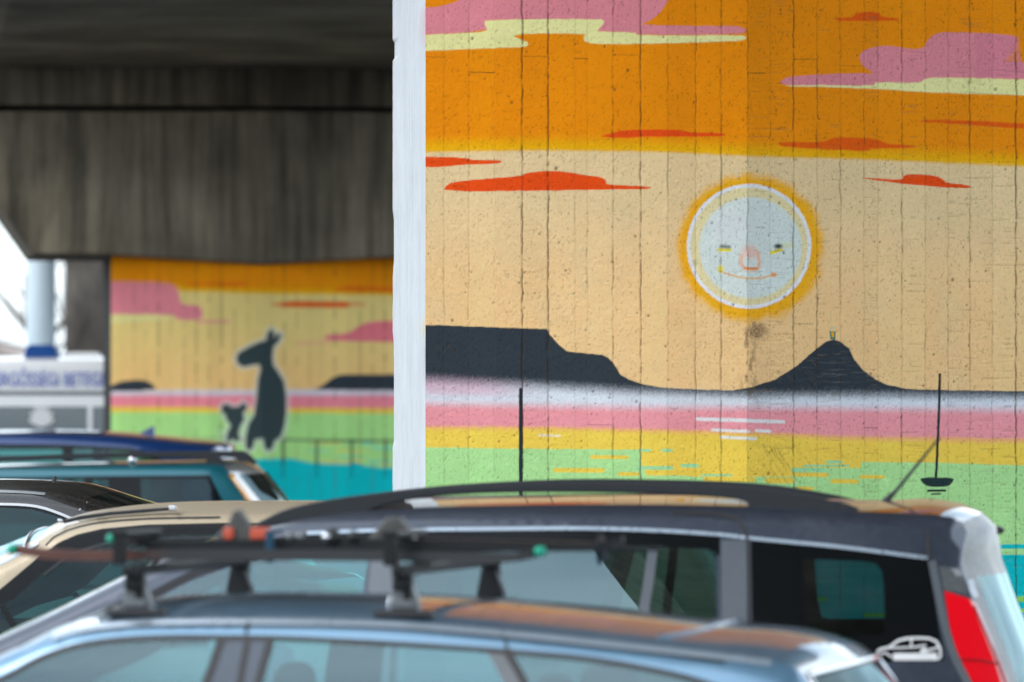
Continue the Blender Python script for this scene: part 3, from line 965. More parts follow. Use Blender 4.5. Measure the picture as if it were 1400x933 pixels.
class Car:
    def __init__(s, name, label, cat, yaw, px0, D0, W, zb, tum, paint, group='parked cars', zref=1.35, r=0.05):
        s.yaw = math.radians(yaw)
        s.U = np.array([math.cos(s.yaw), -math.sin(s.yaw)])
        s.V = np.array([math.sin(s.yaw), math.cos(s.yaw)])
        s.W, s.zb, s.tum, s.r = W, zb, tum, r
        s.front_c, s.rear_c = (-99, 0), (99, 0)
        wg = W - tum * max(0, zref - zb)
        Q = np.array([(px0 - CX) / F * D0, D0])
        s.O = Q + wg * s.V
        s.root = empty(name, (s.O[0], s.O[1], 0), -s.yaw)
        tag(s.root, label, cat, group)
        s.paint = paint

    def S(s, u, z):
        u = np.asarray(u, float); z = np.asarray(z, float)
        dz = z - s.zb
        up = np.where(dz > 0, dz + 0.0, 0)
        soft = 0.08
        upc = np.where(dz > soft, dz - soft / 2, np.where(dz > 0, dz * dz / (2 * soft), 0))
        w = s.W - s.tum * upc - 0.05 * np.clip(upc, 0, 9) ** 2
        lo = np.clip(0.55 - z, 0, 1)
        w = w - 0.25 * lo ** 2
        uf, cf = s.front_c; ur, cr = s.rear_c
        w = w - cf * np.clip(uf - u, 0, None) ** 2 - cr * np.clip(u - ur, 0, None) ** 2
        return w

    def ray(s, px, py, v):
        dx = (px - CX) / F
        Y = (v + s.O @ s.V) / (dx * s.V[0] + s.V[1])
        w = np.array([dx * Y, Y]) - s.O
        return float(w @ s.U), HC + (HY - py) / F * Y

    def T(s, px, py, v=None):
        """wall pixel -> (u, z) on the near side of the car"""
        if v is not None:
            return s.ray(px, py, v)
        u, z = s.ray(px, py, -s.W * 0.88)
        for _ in range(4):
            u, z = s.ray(px, py, -float(s.S(u, z)))
        return (u, z)

    def TT(s, pts, v=None):
        return [s.T(a, b, v) for a, b in pts]

    # ---- outline: segments (label, pts(u,z), smooth, bulge)
    def outline(s, segs):
        pts = []; lab = []; bul = []
        for name, p, smooth, b in segs:
            q = catmull(p, 0.045) if smooth else linear(p, 0.06)
            q = q[:-1]
            pts += q; lab += [name] * len(q); bul += [b] * len(q)
        P_ = np.array(pts)
        keep = np.linalg.norm(P_ - np.roll(P_, 1, 0), axis=1) > 1e-4
        P_ = P_[keep]; lab = [l for l, k in zip(lab, keep) if k]; bul = np.array(bul)[keep]
        s.P, s.lab = P_, lab
        for _ in range(5):
            bul = (np.roll(bul, 1) + 2 * bul + np.roll(bul, -1)) / 4
        s.bul = bul
        d = np.roll(P_, -1, 0) - np.roll(P_, 1, 0)
        n = np.stack([-d[:, 1], d[:, 0]], 1)
        n /= np.linalg.norm(n, axis=1)[:, None]
        for _ in range(2):
            n = (np.roll(n, 1, 0) + 2 * n + np.roll(n, -1, 0)); n /= np.linalg.norm(n, axis=1)[:, None]
        s.nrm = n
        wgt = {'front': (1, .3), 'windshield': (1, .5), 'roof': (0, 1), 'tailgate': (1, .1), 'rear': (1, .1), 'under': (0, 0)}
        bv = n * bul[:, None] * np.array([wgt[l] for l in lab])
        for _ in range(3):
            bv = (np.roll(bv, 1, 0) + 2 * bv + np.roll(bv, -1, 0)) / 4
        s.bv = bv

    def dist(s, u, z):
        return poly_sd(np.asarray(u, float), np.asarray(z, float), s.P)

    def half(s, u, z):
        d = np.clip(s.dist(u, z), 0, None)
        r = s.r
        if getattr(s, 'r_rear', None):
            r = r + (s.r_rear[1] - r) * sstep(s.r_rear[0] - .05, s.r_rear[0] + .05, np.asarray(u, float))
        f = np.where(d < r, r - np.sqrt(np.clip(r * r - (r - d) ** 2, 0, None)), 0)
        return s.S(u, z) - f

    def normals(s, u, z, side):
        e = 0.004
        yu = (s.half(u + e, z) - s.half(u - e, z)) / (2 * e)
        yz = (s.half(u, z + e) - s.half(u, z - e)) / (2 * e)
        n = np.stack([-yu, np.full(yu.shape, float(side)), -yz], 1)
        n /= np.linalg.norm(n, axis=1)[:, None]
        # on the very edge use the outline normal
        d = s.dist(u, z)
        m = d < 0.004
        if m.any():
            i = np.argmin((s.P[None, :, 0] - u[m][:, None]) ** 2 + (s.P[None, :, 1] - z[m][:, None]) ** 2, 1)
            n[m, 0] = s.nrm[i, 0]; n[m, 2] = s.nrm[i, 1]; n[m, 1] = side * 0.12
            n /= np.linalg.norm(n, axis=1)[:, None]
        return n

    def partition(s, regions, grid=0.07):
        """regions: list of (key, polygon uz).  Returns side verts and tris by key ('body' = rest)"""
        P_ = s.P
        verts = [Vector(p) for p in P_]; edges = [(i, (i + 1) % len(P_)) for i in range(len(P_))]
        for key, poly in regions:
            q = linear(list(poly) + [poly[0]], 0.05)[:-1]
            n0 = len(verts)
            verts += [Vector(a) for a in q]
            edges += [(n0 + i, n0 + (i + 1) % len(q)) for i in range(len(q))]
        lo = P_.min(0); hi = P_.max(0)
        gu, gz = np.meshgrid(np.arange(lo[0], hi[0], grid), np.arange(lo[1], hi[1], grid * 0.7))
        gu[1::2] += grid / 2
        gu, gz = gu.ravel(), gz.ravel()
        m = s.dist(gu, gz) > s.r * 1.1
        extra = list(zip(gu[m], gz[m]))
        for fr in (0.12, 0.35, 0.65, 1.0):
            q = P_ - s.nrm * s.r * fr
            m = s.dist(q[:, 0], q[:, 1]) > s.r * fr * 0.93
            extra += list(zip(q[m, 0], q[m, 1]))
        verts += [Vector(e) for e in extra]
        vs, es, fs, *_ = delaunay_2d_cdt(verts, edges, [], 0, 1e-5)
        A = np.array([[v.x, v.y] for v in vs])
        Fc = np.array([f for f in fs if len(f) == 3])
        cen = A[Fc].mean(1)
        area = np.cross(A[Fc[:, 1]] - A[Fc[:, 0]], A[Fc[:, 2]] - A[Fc[:, 0]])
        ok = (s.dist(cen[:, 0], cen[:, 1]) > 0) & (np.abs(area) > 1e-9)
        Fc, cen, area = Fc[ok], cen[ok], area[ok]
        Fc[area < 0] = Fc[area < 0][:, ::-1]
        key = np.array(['body'] * len(Fc), dtype=object)
        left = np.ones(len(Fc), bool)
        for k, poly in regions:
            ins = (poly_sd(cen[:, 0], cen[:, 1], poly) > 0) & left
            key[ins] = k; left &= ~ins
        s.A, s.Fc, s.key = A, Fc, key

    def side_geo(s, key, side, off=0.0):
        Fk = s.Fc[s.key == key]
        if len(Fk) == 0: return None
        ids, inv = np.unique(Fk, return_inverse=True)
        inv = inv.reshape(Fk.shape)
        u, z = s.A[ids, 0], s.A[ids, 1]
        y = s.half(u, z) + off
        V3 = np.stack([u, side * y, z], 1)
        n = s.normals(u, z, side)
        f = inv if side < 0 else inv[:, ::-1]
        return V3, f, n

    def side_part(s, name, key, mat, parent=None, sides=(-1, 1), off=0.0):
        out = []
        for sd in sides:
            g = s.side_geo(key, sd, off)
            if g is None: return []
            par = parent[sd] if isinstance(parent, dict) else (parent or s.root)
            out.append((sd, mesh_obj(name, g[0], g[1], mat, par, True, g[2])))
        return dict(out)

    def band_grid(s, nt=17, k=2.3):
        t = np.linspace(-1, 1, nt)
        t = np.sign(t) * np.abs(t) ** 0.85
        y = s.half(s.P[:, 0], s.P[:, 1])
        pr = 1 - np.abs(t) ** k
        Uu = s.P[:, 0][:, None] + s.bv[:, 0][:, None] * pr[None]
        Zz = s.P[:, 1][:, None] + s.bv[:, 1][:, None] * pr[None]
        Yy = y[:, None] * t[None]
        G = np.stack([Uu, Yy, Zz], -1)
        du = np.roll(G, -1, 0) - np.roll(G, 1, 0)
        dv = np.gradient(G, axis=1)
        nn = np.cross(du, dv)
        nn /= np.linalg.norm(nn, axis=2)[..., None] + 1e-12
        # make outward
        dot = (nn[:, nt // 2, 0] * s.nrm[:, 0] + nn[:, nt // 2, 2] * s.nrm[:, 1])
        nn *= np.where(dot < 0, -1, 1)[:, None, None]
        # smooth along the outline
        nn = np.roll(nn, 1, 0) + 2 * nn + np.roll(nn, -1, 0)
        nn /= np.linalg.norm(nn, axis=2)[..., None] + 1e-12
        s.G, s.GN, s.t = G, nn, t

    def band_geo(s, sel):
        """sel(label, tmid) -> bool"""
        G, nn = s.G, s.GN
        n, nt = G.shape[:2]
        F_ = []
        for i in range(n):
            j = (i + 1) % n
            for k in range(nt - 1):
                if sel(s.lab[i], abs(s.t[k] + s.t[k + 1]) / 2):
                    F_.append((i * nt + k, i * nt + k + 1, j * nt + k + 1, j * nt + k))
        if not F_: return None
        F_ = np.array(F_)
        ids, inv = np.unique(F_, return_inverse=True)
        return G.reshape(-1, 3)[ids], inv.reshape(F_.shape), nn.reshape(-1, 3)[ids]

    def band_part(s, name, mat, sel, parent=None):
        g = s.band_geo(sel)
        if g is None: return None
        return mesh_obj(name, g[0], g[1], mat, parent or s.root, True, g[2])

    def body(s, name, band_sel, extra_keys=()):
        gs = []
        for k in ('body',) + tuple(extra_keys):
            for sd in (-1, 1):
                g = s.side_geo(k, sd)
                if g: gs.append(g)
        g = s.band_geo(band_sel)
        if g: gs.append(g)
        V3 = []; F_ = []; NN = []; o = 0
        for v, f, n in gs:
            V3 += list(v); NN += list(n)
            F_ += [tuple(int(q) + o for q in ff) for ff in f]
            o += len(v)
        return mesh_obj(name, V3, F_, s.paint, s.root, True, NN)

    def ribbon(s, name, uz, w, mat, off=0.002, sides=(-1, 1), parent=None, smooth=True):
        q = np.array(catmull(uz, 0.03) if smooth else linear(uz, 0.03))
        d = np.gradient(q, axis=0)
        n = np.stack([-d[:, 1], d[:, 0]], 1); n /= np.linalg.norm(n, axis=1)[:, None] + 1e-12
        res = {}
        for sd in sides:
            V3 = []; NN = []
            for k in (-1, 0, 1):
                a = q + n * k * w / 2
                y = s.half(a[:, 0], a[:, 1]) + off
                V3.append(np.stack([a[:, 0], sd * y, a[:, 1]], 1)); NN.append(s.normals(a[:, 0], a[:, 1], sd))
            m = len(q)
            V_ = np.concatenate(V3); NN = np.concatenate(NN)
            F_ = []
            for r in range(2):
                for i in range(m - 1):
                    f = (r * m + i, r * m + i + 1, (r + 1) * m + i + 1, (r + 1) * m + i)
                    F_.append(f if sd < 0 else f[::-1])
            res[sd] = mesh_obj(name, V_, F_, mat, (parent[sd] if isinstance(parent, dict) else parent) or s.root, True, NN)
        return res

    def wheels(s, us, r=0.31):
        for u in us:
            for sd in (-1, 1):
                y = sd * (float(s.S(u, 0.4)) - 0.12)
                bm = bmesh.new()
                prof = [(r - .09, -.09), (r - .03, -.1), (r, -.07), (r, .07), (r - .03, .1), (r - .09, .09)]
                n = 28
                rg = [[bm.verts.new((u + a * math.cos(2 * math.pi * k / n), y + b, r + a * math.sin(2 * math.pi * k / n))) for k in range(n)] for a, b in prof]
                for a, b in zip(rg, rg[1:] + rg[:1]):
                    for k in range(n):
                        bm.faces.new((a[k], a[(k + 1) % n], b[(k + 1) % n], b[k]))
                w = bm_obj('wheel', bm, M['tyre'], s.root, True)
                bm = bmesh.new()
                yo = y + sd * 0.05
                for k in range(5):
                    a = 2 * math.pi * k / 5
                    add_box(bm, Vector((u + math.cos(a) * (r - .1) / 2, yo, r + math.sin(a) * (r - .1) / 2)), (r - .09, .03, .07), .008, ry=-a)
                add_tube(bm, [(u, yo - sd * .03, r), (u, yo + sd * .02, r)], [.06, .055], 16)
                bm_obj('rim', bm, M['alloy'], w)

    def seats(s, us_front, us_rear, zs=0.62, zh=1.12, ys=0.36, mat='seat', head=0.16):
        for us, ylist in ((us_front, (-ys, ys)), (us_rear, (-ys, ys))):
            for u in us:
                for yy in ylist:
                    bm = bmesh.new()
                    add_ell(bm, (u - .22, yy, zs - .12), (.26, .24, .10), 20, 12, .6)
                    add_ell(bm, (u + .06, yy, (zs + zh) / 2 - .04), (.085, .235, (zh - zs) / 2 + .02), 20, 14, .6)
                    st = bm_obj('seat', bm, M[mat], s.root, True)
                    bm = bmesh.new()
                    add_ell(bm, (u + .10, yy, zh + head * .62), (.05, .13, head / 2), 18, 12, .7)
                    for k in (-.05, .05):
                        add_tube(bm, [(u + .09, yy + k, zh - .06), (u + .10, yy + k, zh + .06)], [.007, .007], 8)
                    bm_obj('headrest', bm, M[mat], st, True)

    def cabin(s, uf, ur, zf=0.3, wheel_u=None, zd=0.98):
        w = s.W - .1
        bm = bmesh.new()
        add_box(bm, Vector(((uf + ur) / 2, 0, zf)), (ur - uf, 2 * w, .05), .01)
        bm_obj('floor_pan', bm, M['plastic'], s.root)
        bm = bmesh.new()
        add_prism(bm, [(uf, zf + .3), (uf - .02, zd - .06), (uf + .1, zd), (uf + .38, zd - .03), (uf + .42, zd - .15), (uf + .3, zf + .3)], -w, w, .015)
        bm_obj('dashboard', bm, M['plastic'], s.root)
        if wheel_u is not None:
            bm = bmesh.new()
            c = Vector((wheel_u, -.36, zd - .02)); ax = Vector((.85, 0, .5)).normalized()
            a = Vector((0, 1, 0)); b = ax.cross(a)
            pts = [c + (a * math.cos(k * 2 * math.pi / 24) + b * math.sin(k * 2 * math.pi / 24)) * .18 for k in range(25)]
            add_tube(bm, pts, [.014] * 25, 8, cap=False)
            add_tube(bm, [c - ax * .3, c], [.03, .045], 10)
            add_tube(bm, [c - a * .17, c + a * .17], [.018, .018], 8)
            bm_obj('steering_wheel', bm, M['plastic'], s.root, True)

    def prism(s, name, uz, v0, v1, mat, bevel=.006, parent=None, smooth=False):
        bm = bmesh.new()
        add_prism(bm, uz, v0, v1, bevel)
        return bm_obj(name, bm, mat, parent or s.root, smooth)

    def head_lights(s, u, z):
        for sd in (-1, 1):
            bm = bmesh.new()
            y = float(s.S(u, z)) - .17
            add_ell(bm, (u, sd * y, z), (.16, .16, .085), 18, 10, .8)
            bm_obj('headlight', bm, M['clear_lens'], s.root, True)

    def mirrors(s, u, z):
        for sd in (-1, 1):
            bm = bmesh.new()
            y = float(s.S(u, z))
            add_ell(bm, (u, sd * (y + .13), z + .03), (.07, .10, .075), 18, 12, .7)
            add_tube(bm, [(u, sd * (y - .02), z - .03), (u, sd * (y + .08), z)], [.025, .02], 8)
            bm_obj('door_mirror', bm, s.paint, s.root, True)


def std_outline(car, ws, roof, tg, b=(0.10, 0.10, 0.045, 0.10), hood=1.0, drop=0.12, wr=0.33, rear=0.10, trunk=None, hoodz=None):
    """complete the visible top line with bonnet, bumpers, sills and wheel arches"""
    u0, z0 = ws[0]
    u1, z1 = tg[-1]
    uf = u0 - hood
    front = [(uf + .10, .22), (uf + .02, .32), (uf - .02, .5), (uf + .02, z0 - .42), (uf + .12, z0 - drop - .16), (uf + .34, z0 - drop - .04), (u0 - hood * .4, z0 - .07), (u0, z0)]
    ur = u1 + rear
    if trunk:
        back = [(u1, z1)] + [(u1 + a, z1 + c_) for a, c_ in trunk]
        ur = u1 + trunk[-1][0]
        back += [(ur + .03, .75), (ur + .03, .5), (ur - .02, .3), (ur - .08, .22)]
    else:
        back = [(u1, z1), (u1 + rear * .5, z1 - .16), (ur, z1 - .36), (ur + .02, .5), (ur - .03, .3), (ur - .09, .22)]
    wf, wb = uf + .86, ur - .78

    def arch(c):
        R_ = wr + .045
        a0 = math.asin((.22 - wr + .02) / R_) if abs((.22 - wr + .02) / R_) < 1 else 0
        return [(c + R_ * math.cos(a), wr - .02 + R_ * math.sin(a)) for a in np.linspace(a0, math.pi - a0, 14)]
    under = [back[-1]] + arch(wb) + arch(wf) + [front[0]]
    car.outline([('front', front, True, b[0]), ('windshield', ws, True, b[1]), ('roof', roof, True, b[2]), ('tailgate', tg, True, b[3]), ('rear', back, True, b[3]), ('under', under, False, 0.0)])
    car.uf, car.ur, car.wf, car.wb = uf, ur, wf, wb


def finish_lower(car, tg_glass=None, ws_glass='glass', silver=None, aa=.90, tgt=.86, rear='glass_rear'):
    car.band_grid()
    zc = tg_glass if tg_glass else (9, -9)
    P_ = car.P
    # split the tailgate label into glass and panel by height
    lab = list(car.lab)
    for i, l in enumerate(lab):
        if l == 'tailgate' and zc[0] < P_[i, 1] < zc[1]:
            lab[i] = 'tg_glass'
    car.lab = lab
    car.band_part('windshield', M[ws_glass], lambda l, t: l == 'windshield' and t < aa)
    car.band_part('rear_window', M[rear], lambda l, t: l == 'tg_glass' and t < tgt)
    if silver is not None:
        car.band_part('tailgate_trim', silver, lambda l, t: (l == 'tg_glass' and t >= tgt) or l == 'tailgate')
    car.band_part('underbody', M['plastic'], lambda l, t: l == 'under')


def band_paint(silver):
    def f(l, t, aa=.90, tgt=.86):
        if l in ('front', 'roof', 'rear'): return True
        if l == 'windshield': return t >= aa
        if l == 'tailgate': return silver is None
        if l == 'tg_glass': return t >= tgt and silver is None
        return False
    return f


# ======================================================== front: blue hatchback with the ski rack
P_BLUE = car_paint('ice blue metallic', (0.135, 0.265, 0.39), 0.5, 0.28, .05)
P_ICE = car_paint('pale ice blue trim', (0.46, 0.55, 0.64), 0.5, 0.25)
car = Car('hatchback_car', 'ice blue hatchback in the foreground carrying a ski rack on its roof', 'car', 10.5, 600, 16.7, .87, .96, .36, P_BLUE, zref=1.38, r=.055)
h = car
h.rear_c = (.75, .30); h.front_c = (-1.9, .12)
ws = h.TT([(-420, 1075), (-300, 1025), (-150, 960), (-40, 912), (20, 886), (55, 870)])
roof = h.TT([(55, 870), (100, 857), (150, 850), (225, 846), (350, 845), (525, 849), (700, 863), (880, 882), (1000, 896), (1060, 905), (1082, 911)])
tg = h.TT([(1082, 911), (1098, 925), (1120, 960), (1150, 1020), (1172, 1080)])
std_outline(h, ws, roof, tg, (0.14, 0.05, 0.048, 0.10), hood=1.0, wr=.31)
reg = [
    ('gf', h.TT([(-330, 1080), (-200, 1010), (-60, 953), (0, 929), (22, 918), (50, 902), (100, 884), (160, 875), (230, 872), (300, 872), (287, 910), (275, 945), (255, 1010), (240, 1085)])),
    ('gr', h.TT([(374, 873), (450, 876), (560, 882), (664, 889), (674, 905), (690, 935), (712, 985), (745, 1083), (332, 1085), (345, 985), (356, 930)])),
    ('gq', h.TT([(702, 892), (800, 901), (880, 914), (950, 930), (1000, 950), (1018, 970), (990, 1005), (900, 1040), (770, 1065), (740, 985), (718, 930)])),
    ('bp', h.TT([(300, 872), (374, 873), (356, 930), (345, 985), (332, 1085), (240, 1085), (255, 1010), (275, 945), (287, 910)])),
    ('cp', h.TT([(664, 889), (702, 892), (718, 930), (740, 985), (770, 1065), (745, 1083), (712, 985), (690, 935), (674, 905)])),
    ('fd', h.TT([(-330, 1095), (-200, 1000), (-60, 944), (0, 919), (50, 893), (100, 875), (160, 867), (230, 864), (336, 865), (322, 1000), (312, 1110), (300, 1420), (-240, 1420)])),
    ('rd', h.TT([(336, 865), (450, 869), (560, 874), (690, 884), (712, 925), (760, 1050), (775, 1150), (700, 1290), (640, 1420), (300, 1420), (312, 1110), (322, 1000)])),
    ('hl', [(h.uf + .06, .62), (h.uf + .42, .72), (h.uf + .40, .80), (h.uf + .10, .74)]),
    ('tl', [(h.ur - .30, .72), (h.ur - .02, .70), (h.ur - .03, .92), (h.ur - .16, .95)]),
]
h.partition(reg)
SILV = car_paint('silver trim', (0.34, 0.37, 0.40), 0.6, 0.25, 0.05)
zt_ = roof[-1][1]
finish_lower(h, tg_glass=(1.0, zt_ - .004), silver=SILV, tgt=.955)
h.body('body', band_paint(SILV))
df = h.side_part('front_door', 'fd', P_BLUE)
dr = h.side_part('rear_door', 'rd', P_BLUE)
h.side_part('door_window', 'gf', M['glass'], df)
h.side_part('door_window', 'gr', M['glass'], dr)
h.side_part('quarter_window', 'gq', M['glass_mid'])
NAVYTRIM = simple('blue black pillar film', (0.035, 0.05, 0.075), 0.16, coat=.8)
GREYTRIM = simple('grey pillar trim', (0.12, 0.13, 0.14), 0.35)
h.side_part('pillar', 'bp', NAVYTRIM)
h.side_part('pillar', 'cp', GREYTRIM)
h.side_part('headlight', 'hl', M['clear_lens'])
h.side_part('tail_light', 'tl', M['red_lens'])
h.ribbon('window_seal', h.TT([(-330, 1080), (-200, 1010), (-60, 953), (0, 929), (22, 918), (50, 902), (100, 884), (160, 875), (230, 871.5), (300, 871.5), (374, 872.5), (450, 875.5), (560, 881.5), (664, 888.5), (702, 891.5), (800, 900.5), (880, 913.5), (950, 929.5), (1000, 949), (1018, 970)]), .014, M['rubber'])
h.ribbon('pillar_seam', h.TT([(303, 874), (290, 912), (278, 946), (244, 1084)]), .022, M['rubber'])
h.ribbon('pillar_seam', h.TT([(340, 868), (328, 935), (320, 1000), (312, 1100)]), .018, M['rubber'])
h.ribbon('pillar_seam', h.TT([(370, 876), (354, 932), (342, 990), (332, 1084)]), .022, M['rubber'])
h.ribbon('pillar_seam', h.TT([(690, 886), (714, 927), (736, 980), (764, 1050)]), .02, M['rubber'])
h.ribbon('roof_molding', h.TT([(70, 871), (110, 860), (160, 853.5), (230, 850), (350, 849.5), (525, 853.5), (700, 867.5), (880, 886.5), (1000, 900), (1052, 907)]), .014, P_ICE, off=.004)
h.ribbon('drip_channel', h.TT([(90, 868), (160, 858.5), (230, 855.5), (350, 855), (525, 859), (700, 873), (880, 892), (990, 906)]), .007, M['plastic'], off=.0025)
for sd_x in (336,):
    h.ribbon('roof_seam', h.TT([(338, 850), (337, 858), (336, 866)]), .006, M['plastic'], off=.0055)
h.ribbon('roof_seam', h.TT([(684, 864), (690, 874), (693, 886)]), .006, M['plastic'], off=.0055)
# curved rear edge of the glass roof
bm = bmesh.new()


def roof_pt(car_, u, v, lift=0.0):
    i = [k for k, l in enumerate(car_.lab) if l == 'roof']
    a = np.array([car_.P[k] for k in i])
    k = i[int(np.argmin(abs(a[:, 0] - u)))]
    y = car_.half(car_.P[k:k + 1, 0], car_.P[k:k + 1, 1])[0]
    t = np.clip(v / y, -1, 1)
    pr = 1 - abs(t) ** 2.3
    P0, n_ = car_.P[k], car_.nrm[k]
    zz = np.interp(u, a[:, 0], a[:, 1])
    return Vector((u, v, zz + car_.bv[k][1] * pr + lift))


uA = h.T(878, 878)[0]
pts = [roof_pt(h, uA + .02 + .10 * (1 - (abs(v) / .58) ** 3.0), v, .003) for v in np.linspace(-.58, .58, 41)]
add_tube(bm, pts, [.003] * len(pts), 8)
bm_obj('roof_panel_edge', bm, P_BLUE, h.root, True)
h.wheels((h.wf, h.wb), .31)
h.cabin(ws[0][0] + .1, tg[-1][0] - .1, wheel_u=ws[0][0] + .62, zd=.97)
h.seats((-.72,), (.14,), zs=.60, zh=1.10, mat='seat_light')
h.mirrors(ws[0][0] + .34, 1.0)
# silver frame round the rear window
idx = [q for q, l in enumerate(h.lab) if l == 'tg_glass']
tcol = [int(np.argmin(abs(h.t - c_))) for c_ in (-.95, .95)]
loop = [Vector(tuple(h.G[q][tcol[0]])) for q in idx[::-1]] + [Vector(tuple(h.G[idx[0]][c_])) for c_ in range(tcol[0] + 1, tcol[1])] + [Vector(tuple(h.G[q][tcol[1]])) for q in idx]
bm = bmesh.new()
add_tube(bm, loop, [.012] * len(loop), 8)
bm_obj('rear_window_frame', bm, M['chrome'], h.root, True)

# roof bars (parts of the car), each with two clamp feet
BLACKM = simple('black coated metal', (0.010, 0.011, 0.012), 0.45, spec=.25)
vfoot = .60
GREYM = simple('grey coated metal', (0.13, 0.14, 0.15), 0.35, metal=.4)
for px in (187, 553):
    u, zfoot = h.T(px, 846, -vfoot)
    _, ztop = h.T(px, 786, -vfoot)
    bm = bmesh.new()
    add_box(bm, Vector((u, 0, ztop + .012)), (.035, 2 * vfoot + .18, .028), .006)
    bar = bm_obj('roof_bar', bm, BLACKM, h.root)
    for sd in (-1, 1):
        zf = roof_pt(h, u, sd * vfoot).z
        bm = bmesh.new()
        hh = ztop - zf
        add_prism(bm, [(u - .036, zf + .016), (u - .030, zf + .05), (u - .020, zf + .10), (u - .024, ztop), (u + .026, ztop), (u + .022, zf + .09), (u + .040, zf + .04), (u + .044, zf + .016)], sd * vfoot - .022, sd * vfoot + .022, .005)
        ft = bm_obj('clamp_foot', bm, GREYM if sd < 0 else BLACKM, bar)
        bm = bmesh.new()
        add_box(bm, Vector((u, sd * vfoot, zf + .008)), (.155, .07, .02), .006)
        bm_obj('foot_pad', bm, M['rubber'], bar)
        bm = bmesh.new()
        add_box(bm, Vector((u + .012, sd * (vfoot + .024), zf + .075)), (.022, .012, .10), .004)
        add_box(bm, Vector((u + .0, sd * (vfoot + .02), ztop - .02)), (.052, .04, .045), .010)
        bm_obj('clamp_cover', bm, BLACKM, bar)
        bm = bmesh.new()
        add_box(bm, Vector((u + .0, sd * (vfoot + .026), zf + .034)), (.065, .014, .022), .004)
        bm_obj('clamp_bolt', bm, GREYM, bar)
H_ROOT, H_CAR = h.root, h


# skis lie across the bars, on top of each other
def loc2world(car_, p):
    w = car_.O + car_.U * p[0] + car_.V * p[1]
    return Vector((w[0], w[1], p[2]))


def make_ski(label, pxa, pxb, v, zc, body_mat, flip, bind_px, tip_both):
    ua = h.T(pxa, 750, v)[0]; ub = h.T(pxb, 750, v)[0]
    um = (ua + ub) / 2
    root = empty('ski', loc2world(h, (um, v, zc)), -h.yaw)
    tag(root, label, 'ski', 'skis on the roof rack')
    L = ub - ua
    n = 48
    bm = bmesh.new()
    rg = []
    for i in range(n + 1):
        t = i / n
        u = -L / 2 + L * t
        wdt = .052 - .017 * math.sin(math.pi * min(1, max(0, (t - .08) / .84)))
        if t < .06: wdt *= math.sqrt(max(.02, t / .06))
        if t > .965: wdt *= math.sqrt(max(.05, (1 - t) / .035))
        zc_ = (.022 * max(0, (.14 - t) / .14) ** 2 + .02 * max(0, (t - .93) / .07) ** 2) * flip + .006 * math.sin(math.pi * t) * flip
        th = .011 + .004 * math.sin(math.pi * t)
        rg.append([bm.verts.new((u, a * wdt, zc_ + b * th)) for a, b in ((-1, -1), (1, -1), (1, 1), (-1, 1))])
    for a, b in zip(rg, rg[1:]):
        for k in range(4):
            bm.faces.new((a[k], a[(k + 1) % 4], b[(k + 1) % 4], b[k]))
    bm.faces.new(rg[0]); bm.faces.new(rg[-1][::-1])
    bm_obj('ski_board', bm, body_mat, root)
    for e in ((-1, 1) if tip_both else (-1,)):
        bm = bmesh.new()
        add_ell(bm, (e * (L / 2 - .006), 0, (.018 if e < 0 else .018) * flip if e < 0 else .018 * flip), (.015, .04, .014), 14, 8, .7)
        bm_obj('ski_tip', bm, M['green_plastic'], root, True)
    return root, um


ztop_bar = h.T(187, 786, -vfoot)[1] + .028
skA, umA = make_ski('lower ski with green tips and a reddish brown front lying on the roof bars', 16, 742, -.34, ztop_bar + .014, M['ski_brown'], 1, (), True)
skB, umB = make_ski('upper black ski with bindings lying base to base on the lower ski', 152, 852, -.26, ztop_bar + .042, M['ski_black'], 1, (), False)


def binding(root, um, px, v, z0, sc, high):
    u = h.T(px, 740, v)[0] - um
    bm = bmesh.new()
    if high:
        add_prism(bm, [(u - .075, z0), (u - .05, z0 + .03), (u - .03, z0 + .045), (u - .014, z0 + .085), (u + .0, z0 + .09), (u + .03, z0 + .048), (u + .06, z0 + .034), (u + .085, z0)], -.032, .032, .008)
    else:
        add_prism(bm, [(u - .08, z0), (u - .06, z0 + .03), (u - .02, z0 + .072), (u + .012, z0 + .07), (u + .045, z0 + .026), (u + .06, z0)], -.034, .034, .01)
    b_ = bm_obj('binding', bm, simple('grey binding shell', (0.055, 0.054, 0.05), .5, scale=25, var=.4), root)
    return u, b_


u1, b1 = binding(skB, umB, 328, -.26, .008, 1, True)
for k, (pxx, w) in enumerate(((317, .028), (360, .055))):
    bm = bmesh.new()
    uu = h.T(pxx, 735, -.26)[0] - umB
    add_box(bm, Vector((uu, -.03, .034)), (w, .03, .032), .006)
    bm_obj('binding_heel', bm, M['orange_plastic'], b1)
u2, b2 = binding(skB, umB, 543, -.26, .008, 1, False)
for px, r_, mt in ((458, .024, 'rubber'), (452, .012, 'chrome'), (400, .014, 'grey_lens'), (415, .012, 'grey_lens'), (487, .018, 'plastic')):
    bm = bmesh.new()
    uu = h.T(px, 740, -.26)[0] - umB
    add_ell(bm, (uu, -.036 if mt != 'chrome' else -.055, .026), (r_, r_ * .8, r_), 14, 10)
    bm_obj('binding_screw', bm, M[mt], skB, True)
